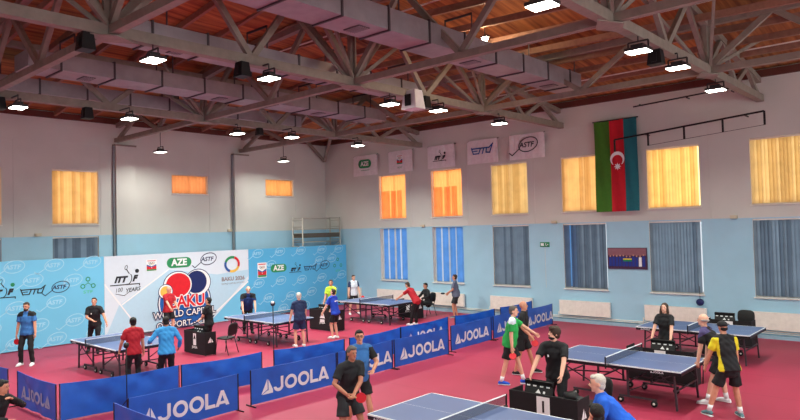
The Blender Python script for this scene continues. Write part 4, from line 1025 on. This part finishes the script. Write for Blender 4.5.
    if st in ('short', 'curly', 'long', 'bun', 'back'):
        gx = {'short': 0, 'curly': .016, 'long': .006, 'bun': .004, 'back': .004}[st]
        fn = (lambda q: q*(1+.10*math.sin(q.x*130)*math.sin(q.y*120+1)*math.sin(q.z*125))) if st == 'curly' else (lambda q: q*(1+.03*math.sin(q.x*90)*math.sin(q.y*80)))
        S.ell(hc+up*.036-hfv*.024, (.080+gx, .090+gx, .088+gx), hm, RH, 20, 14, fn=fn)
        if st in ('curly', 'short'): S.ell(hc+up*.085+hfv*.035, (.062+gx*.5, .045+gx, .03+gx), hm, RH, 14, 8, fn=fn)
        S.ell(hc-up*.03-hfv*.045, (.068+gx, .058+gx, .06), hm, RH, 14, 8, fn=fn)
        if st == 'long':
            S.tube([hc-hfv*.045+up*.02, hc-hfv*.075-up*.12, neck-fwd*.10-d*.12], [(.085, .06), (.09, .05), (.075, .025)], hm, 14, side=rightv)
            for k in (-1, 1): S.tube([hc+rightv*k*.07+up*.03, hc+rightv*k*.085-up*.1, neck+ax*k*.10+fwd*.06-d*.12], [.03, .034, .02], hm, 8)
        if st == 'bun': S.ell(hc+up*.06-hfv*.12, (.045, .045, .045), hm, RH, 12, 8)
    elif st == 'fringe':
        S.tube([hc+rightv*k_*.079*math.cos(R(t))*1 + (-hfv)*.095*math.sin(R(t))+up*.0 for t in range(0, 181, 20) for k_ in (1,)], [.012]+[.022]*8+[.012], hm, 8)
    elif st == 'cap':
        S.ell(hc+up*.045-hfv*.005, (.084, .104, .075), hm, RH, 18, 12); S.ell(hc-up*.02-hfv*.05, (.068, .05, .05), h_blk, RH, 12, 8)
    if S.v: S.build('cap' if st == 'cap' else 'hair', root)
    if st == 'cap': S = MB(); S.ell(hc+up*.035+hfv*.11, (.065, .06, .008), hm, RH, 14, 6); S.build('cap_peak', root)
    if beard: S = MB(); S.ell(hc-up*(.084 if beard == 'full' else .078)+hfv*.030, (.057, .060, .046 if beard == 'full' else .034), h_blk, RH, 16, 10); S.ell(hc-up*.038+hfv*.088, (.026, .010, .006), h_blk, RH, 10, 6); S.build('beard', root)
    if glasses:
        S = MB()
        for k in (-1, 1):
            c = hc+hfv*.098+rightv*k*.031+up*.012; pts = [c+rightv*.024*math.cos(R(t))+up*.017*math.sin(R(t)) for t in range(0, 361, 40)]; S.tube(pts, .0028, m_black, 5, dome=False)
            S.cyl(c+rightv*k*.024, hc+rightv*k*.08-hfv*.005+up*.012, .002, m_black, 5)
        S.build('spectacles', root)
    if extra == 'whiteback' or extra == 'chestmark':
        S = MB(); c0 = pv+d*.36+fwd*(.137 if extra == 'chestmark' else -.127)+ax*(.07 if extra == 'chestmark' else 0); hw = .015 if extra == 'chestmark' else .09; hh = .022 if extra == 'chestmark' else .022
        S.add([c0-ax*hw-d*hh, c0+ax*hw-d*hh, c0+ax*hw+d*hh, c0-ax*hw+d*hh], [(0,1,2,3)], m_wht); 
        o = S.build('shirt_print', root)
    Mw = Matrix.Translation((pos[0], pos[1], 0)) @ Matrix.Rotation(rz, 4, 'Z') @ Matrix.Scale(s, 4)
    return {k: (Mw @ (wr[k]+hd[k][0]*.09), (Mw.to_3x3() @ hd[k][0]).normalized(), (Mw.to_3x3() @ fwd).normalized()) for k in (-1, 1)}
m_red_rubber = mat('red_bat_rubber', (196, 30, 44), .5, var=.03); m_blk_rubber = mat('black_bat_rubber', (24, 24, 26), .5); m_wood = mat('bat_wood', (190, 150, 105), .6)
def bat(hand, d, n, label, front=m_red_rubber, back=m_blk_rubber):
    """bat whose grip sits in the hand at world point, blade along d, face normal n"""
    d = Vector(d).normalized(); n = Vector(n); n = (n-d*n.dot(d)).normalized(); sd = d.cross(n).normalized(); Mx = Matrix((sd, n, d)).transposed()
    root = thing('table_tennis_bat', label, 'bat', hand)
    b = MB(); b.tube([d*-.05, d*.06], [(.014, .011), (.014, .011)], m_wood, 8, side=sd); b.build('handle', root)
    b = MB()
    for y0, y1, m in ((.001, .006, front), (-.006, -.001, back)):
        pts = [(math.cos(R(t))*.078, .13+math.sin(R(t))*.082) for t in range(0, 360, 18)]; N_ = len(pts)
        vs = [Mx @ Vector((x, y, z)) for y in (y0, y1) for x, z in pts]
        b.add(vs, [tuple(range(N_)), tuple(reversed(range(N_, 2*N_)))]+[(i, (i+1) % N_, N_+(i+1) % N_, N_+i) for i in range(N_)], m)
    b.build('blade', root)
c_royal, c_redp, c_green = cm('royal_blue_fabric', 34, 70, 190), cm('red_fabric', 176, 30, 44), cm('green_fabric', 34, 158, 74)
c_steelb = cm('steel_blue_fabric', 52, 108, 172); c_sky = cm('sky_blue_fabric', 60, 150, 214); c_dnavy = cm('dark_blue_fabric', 28, 50, 104); c_yel = cm('yellow_fabric', 226, 214, 40); c_lime = cm('lime_fabric', 176, 206, 60); c_whf = cm('white_fabric', 214, 222, 234)
c_gryf = cm('grey_fabric', 96, 106, 128); c_pur = cm('purple_fabric', 74, 66, 112); c_bright = cm('bright_blue_fabric', 28, 98, 214); c_char = cm('charcoal_fabric', 40, 42, 46)
sh_w = (m_wht, m_wht); sh_b = (cm('blue_shoe', 30, 84, 200), m_wht); sh_k = (c_blk, m_wht); sh_t = (cm('teal_shoe', 90, 130, 136), m_wht)

h = person('bearded man in a blue and black shirt standing at the far left', (-19.8, 6.42), (.72, -.66), 1.74, 2, hands=((-.27, .1, .80), (.27, .05, .79)), shirt=c_steelb, smat=c_blk, extra='shoulder', shoe=sh_w, hair=('short', h_brn), beard='full', skin=skin_m, head=(0, -4), feet=((-.16, .05), (.16, .02)))
bat(h[1][0], (0, .1, -1), (.7, -.7, 0), 'red table tennis bat held by the bearded man')
h = person('man in black with folded forearms behind the left table end', (-20.05, 8.36), (.85, -.5), 1.68, 14, hands=((-.42, .30, .86), (.02, .30, 1.06)), elbow=((-1, -.4, 0), (1, -.5, -.4)), hair=('short', h_brn), skin=skin_m, feet=((-.1, .12), (.22, -.28)), head=(-8, 14), extra='chestmark', shoe=(c_blk, m_rub))
h = person('woman with dark tied hair in a red shirt seen from behind', (-14.64, 6.98), (-.95, .2), 1.62, 3, shirt=c_redp, hands=((-.28, .22, .95), (.26, .06, .84)), hair=('bun', h_blk), skin=skin_m, bmat=c_blk, slim=1.0, feet=((-.12, .03), (.12, -.03)))
bat(h[-1][0], (-.6, .3, .3), (0, 1, 0), 'dark bat held by the woman in red', m_blk_rubber)
h = person('player in a sky blue long sleeved jacket and black trousers from behind', (-13.95, 7.42), (-.95, .3), 1.64, 4, shirt=c_sky, sleeve='long', hands=((-.36, .22, 1.12), (.32, .1, .98)), hair=('short', h_blk), skin=skin_d, bmat=c_blk, slim=1.08)
h = person('bald man in a red shirt in front of the big emblem', (-21.15, 11.35), (.9, .15), 1.70, 4, shirt=c_redp, hands=((-.18, .28, .98), (.2, .38, 1.0)), hair=('none', h_gry), skin=skin_l, bottom='shorts', bmat=c_blk, head=(10, 0))
bat(h[1][0], (.6, .7, .1), (0, 0, 1), 'dark bat held by the bald man in red', m_blk_rubber)
h = person('young umpire in black behind the desk below the emblem', (-17.28, 10.55), (-.75, -.5), 1.60, 3, hands=((.02, .24, 1.12), (.0, .27, 1.04)), elbow=((-1, -.2, -.6), (1, -.2, -.6)), hair=('short', h_blk), skin=skin_m, head=(0, 12), slim=.92)
h = person('balding man in a dark blue shirt leaning forward by the pale board', (-19.1, 13.2), (.85, -.4), 1.72, 30, shirt=c_dnavy, smat=c_blk, extra='shoulder', hands=((-.22, .34, .74), (.22, .34, .74)), elbow=((-1, -.3, 0), (1, -.3, 0)), hair=('fringe', h_gry), skin=skin_l, belly=.04, slim=1.15, head=(0, 6), bmat=c_blk, pel=(0, -.14, .9))
h = person('white haired man in a navy shirt and navy shorts from behind', (-15.52, 12.59), (-.95, .28), 1.64, 5, shirt=c_navy, bottom='shorts', bmat=c_navy, hands=((-.3, .12, .82), (.3, .2, .9)), hair=('short', h_wht), skin=skin_l, shoe=sh_w, belly=.03, slim=1.08, head=(0, 4))
h = person('man in a royal blue shirt and black shorts leaning to the left', (-15.75, 14.2), (-.98, -.2), 1.62, 12, shirt=c_royal, bottom='shorts', bmat=c_blk, hands=((-.3, .34, .80), (.3, .3, .98)), hair=('short', h_brn), skin=skin_l, shoe=sh_w, extra='whiteback', head=(0, 20), feet=((-.1, .0), (.1, -.05)))
h = person('umpire in a lime yellow shirt beyond the royal blue player', (-17.77, 15.92), (.3, -.9), 1.70, 4, shirt=c_lime, hands=((-.2, .22, .9), (.2, .22, .9)), hair=('short', h_brn), skin=skin_m, head=(30, 6), slim=.95)
h = person('player in a white and navy shirt at the left end of the far table', (-19.5, 18.7), (.85, -.35), 1.63, 6, shirt=c_whf, smat=c_navy, bottom='shorts', bmat=c_blk, hands=((-.24, .2, .86), (.3, .18, .84)), hair=('short', h_brn), skin=skin_l, shoe=sh_w, feet=((-.2, .02), (.2, 0)))
bat(h[-1][0], (.6, .1, -.3), (.6, -.6, .2), 'red bat held by the player in white and navy')
h = person('player in a red shirt and dark trousers reaching left over the table', (-15.4, 17.75), (-.98, -.12), 1.66, 36, shirt=c_redp, hands=((-.2, .62, .98), (.24, .16, .72)), elbow=((-.6, -.2, -.4), (1, -.5, 0)), hair=('short', h_brn), skin=skin_m, shoe=sh_w, bmat=c_blk, head=(0, -12), pel=(0, -.16, .9))
bat(h[-1][0], (-.9, -.1, -.1), (0, 0, 1), 'dark bat in the hand of the red shirted player at the far table', m_blk_rubber)
h = person('seated umpire in black at the far corner desk', (-16.6, 20.0), (-.35, -.95), 1.70, 10, sit=True, feet=((-.12, .42), (.12, .42)), hands=((-.2, .36, .74), (.18, .36, .74)), elbow=((-1, -.5, -.4), (1, -.5, -.4)), hair=('short', h_blk), skin=skin_m, sleeve='long', shirt=c_blk, bmat=c_blk)
chair(-16.6, 20.02, face(-.35, -.95), 'black chair under the seated umpire in the far corner')
h = person('man in a grey shirt and dark shorts by the radiator', (-15.25, 20.1), (-.9, -.5), 1.67, 4, shirt=c_gryf, bottom='shorts', bmat=c_char, hands=((-.12, .3, 1.02), (.12, .3, .98)), hair=('short', h_brn), skin=skin_m, shoe=(c_gryf, m_wht), belly=.04, head=(0, 8))
bat(h[-1][0], (-.8, -.3, .1), (0, -.3, 1), 'dark bat held by the man in grey', m_blk_rubber)
h = person('grey haired player in a green shirt with one arm stretched out', (-7.82, 12.32), (.95, .42), 1.74, 10, shirt=c_green, bottom='shorts', bmat=c_blk, hands=((-.20, .56, 1.06), (.26, .04, .76)), elbow=((-1, -.2, -.6), (.6, -1, 0)), hair=('short', h_dgr), skin=skin_l, shoe=sh_b, socks=m_wht, smat=c_whf, extra='patch', slim=1.14, belly=.03, head=(0, 2), feet=((-.06, .24), (.1, -.24)))
bat(h[1][0], (.35, -.45, -.55), (.55, -.8, .1), 'red bat held low by the green shirted player')
h = person('bald player in black standing behind the green shirted player', (-8.15, 13.35), (.95, .3), 1.72, 6, bottom='shorts', bmat=c_blk, hands=((-.24, .1, .82), (.22, .22, .96)), hair=('none', h_gry), skin=skin_m, shoe=(c_blk, m_wht), feet=((-.2, .2), (.16, -.18)), head=(0, 8), slim=.95)
bat(h[1][0], (.4, -.2, -.5), (.6, -.8, .1), 'red bat held by the bald player in black')
h = person('curly haired bearded umpire in a black polo leaning on the score board', (-5.55, 10.12), (.12, -.99), 1.76, 12, hands=((-.26, .46, .92), (.30, .42, .92)), elbow=((-1, -.5, -.1), (1, -.5, -.1)), hair=('curly', h_brn), skin=skin_l, beard='short', extra='chestmark', head=(-34, 12), pel=(0, -.06, .93), slim=1.08)
h = person('long haired umpire in a black polo behind the second desk', (-5.45, 15.08), (-.0, -1), 1.64, 3, hands=((-.24, .34, .84), (.24, .34, .84)), elbow=((-1, -.5, -.2), (1, -.5, -.2)), hair=('long', h_brn), skin=skin_l, head=(0, 8), slim=.9)
h = person('bald man in a purple and black shirt bending beside the right table', (-3.86, 13.25), (-1, .02), 1.80, 34, shirt=c_blk, smat=c_pur, extra='shoulder', bottom='shorts', bmat=c_blk, hands=((-.24, .26, .68), (.20, .24, .70)), elbow=((-1, -.4, 0), (1, -.4, 0)), hair=('fringe', h_gry), skin=skin_l, shoe=sh_w, socks=m_wht, head=(0, 14), feet=((-.16, .12), (.22, -.1)), pel=(0, -.12, .91))
h = person('player with a black cap and a black and yellow shirt from behind', (-3.48, 12.5), (-.72, .68), 1.72, 14, shirt=c_blk, smat=c_yel, extra='panels', bottom='shorts', bmat=c_blk, hands=((-.3, .22, .78), (.3, .12, .80)), elbow=((-1, -.6, 0), (1, -.6, 0)), hair=('cap', c_blk), skin=skin_m, shoe=sh_t, socks=m_wht, feet=((-.3, .10), (.22, -.06)), pel=(0, -.12, .9))
h = person('grey haired player in a black shirt holding a red bat, nearest the viewer', (-7.5, 7.1), (.92, -.32), 1.70, 16, bottom='shorts', bmat=c_char, hands=((.07, .27, 1.03), (.2, .22, 1.02)), elbow=((-1, -.4, -.1), (1, -.6, -.1)), hair=('short', h_dgr), skin=skin_d, head=(8, 0), extra=None, feet=((-.2, .14), (.2, -.06)), pel=(0, -.14, .9))
bat(h[-1][0], (.55, .45, -.05), (.5, -.85, .1), 'red bat held by the grey haired player in black nearest the viewer')
h = person('spectacled player in a blue and black shirt behind the nearest player', (-8.3, 8.06), (.85, -.4), 1.74, 10, shirt=c_steelb, smat=c_blk, extra='panels', bottom='shorts', bmat=c_blk, hands=((-.14, .34, 1.08), (.2, .2, .9)), elbow=((-1, -.3, -.7), (1, -.6, 0)), hair=('short', h_blk), glasses=True, skin=skin_m, belly=.05, head=(-14, 6), feet=((-.18, .14), (.2, -.1)), slim=1.05)
h = person('white haired man in a bright blue shirt bending over the near table end', (-3.52, 7.84), (-.86, -.5), 1.72, 38, shirt=c_bright, hands=((-.26, .34, .74), (.24, .36, .74)), elbow=((-1, -.4, 0), (1, -.4, 0)), hair=('short', h_wht), skin=skin_l, bottom='shorts', bmat=c_blk, head=(0, 10), pel=(0, -.18, .9), slim=1.1, belly=.03, shoe=sh_w)
h = person('dark haired player in red at the bottom edge of the picture', (-3.0, 6.35), (-.85, .5), 1.64, 8, shirt=c_redp, bottom='shorts', bmat=c_blk, hair=('short', h_blk), skin=skin_m, shoe=sh_w)
h = person('person in black seated with chin on hand at the bottom left edge', (-11.74, 3.32), (.75, .5), 1.70, 18, sit=True, feet=((-.14, .4), (.14, .4)), hands=((-.05, .3, 1.0), (.16, .34, .72)), elbow=((-1, -.2, -.6), (1, -.5, -.3)), hair=('short', h_blk), skin=skin_m, sleeve='long', shirt=c_blk, bmat=c_char, head=(10, 0))
chair(-11.77, 3.30, face(.75, .5), 'black chair under the person at the bottom left edge')
bpy.data.scenes.remove(WORK)
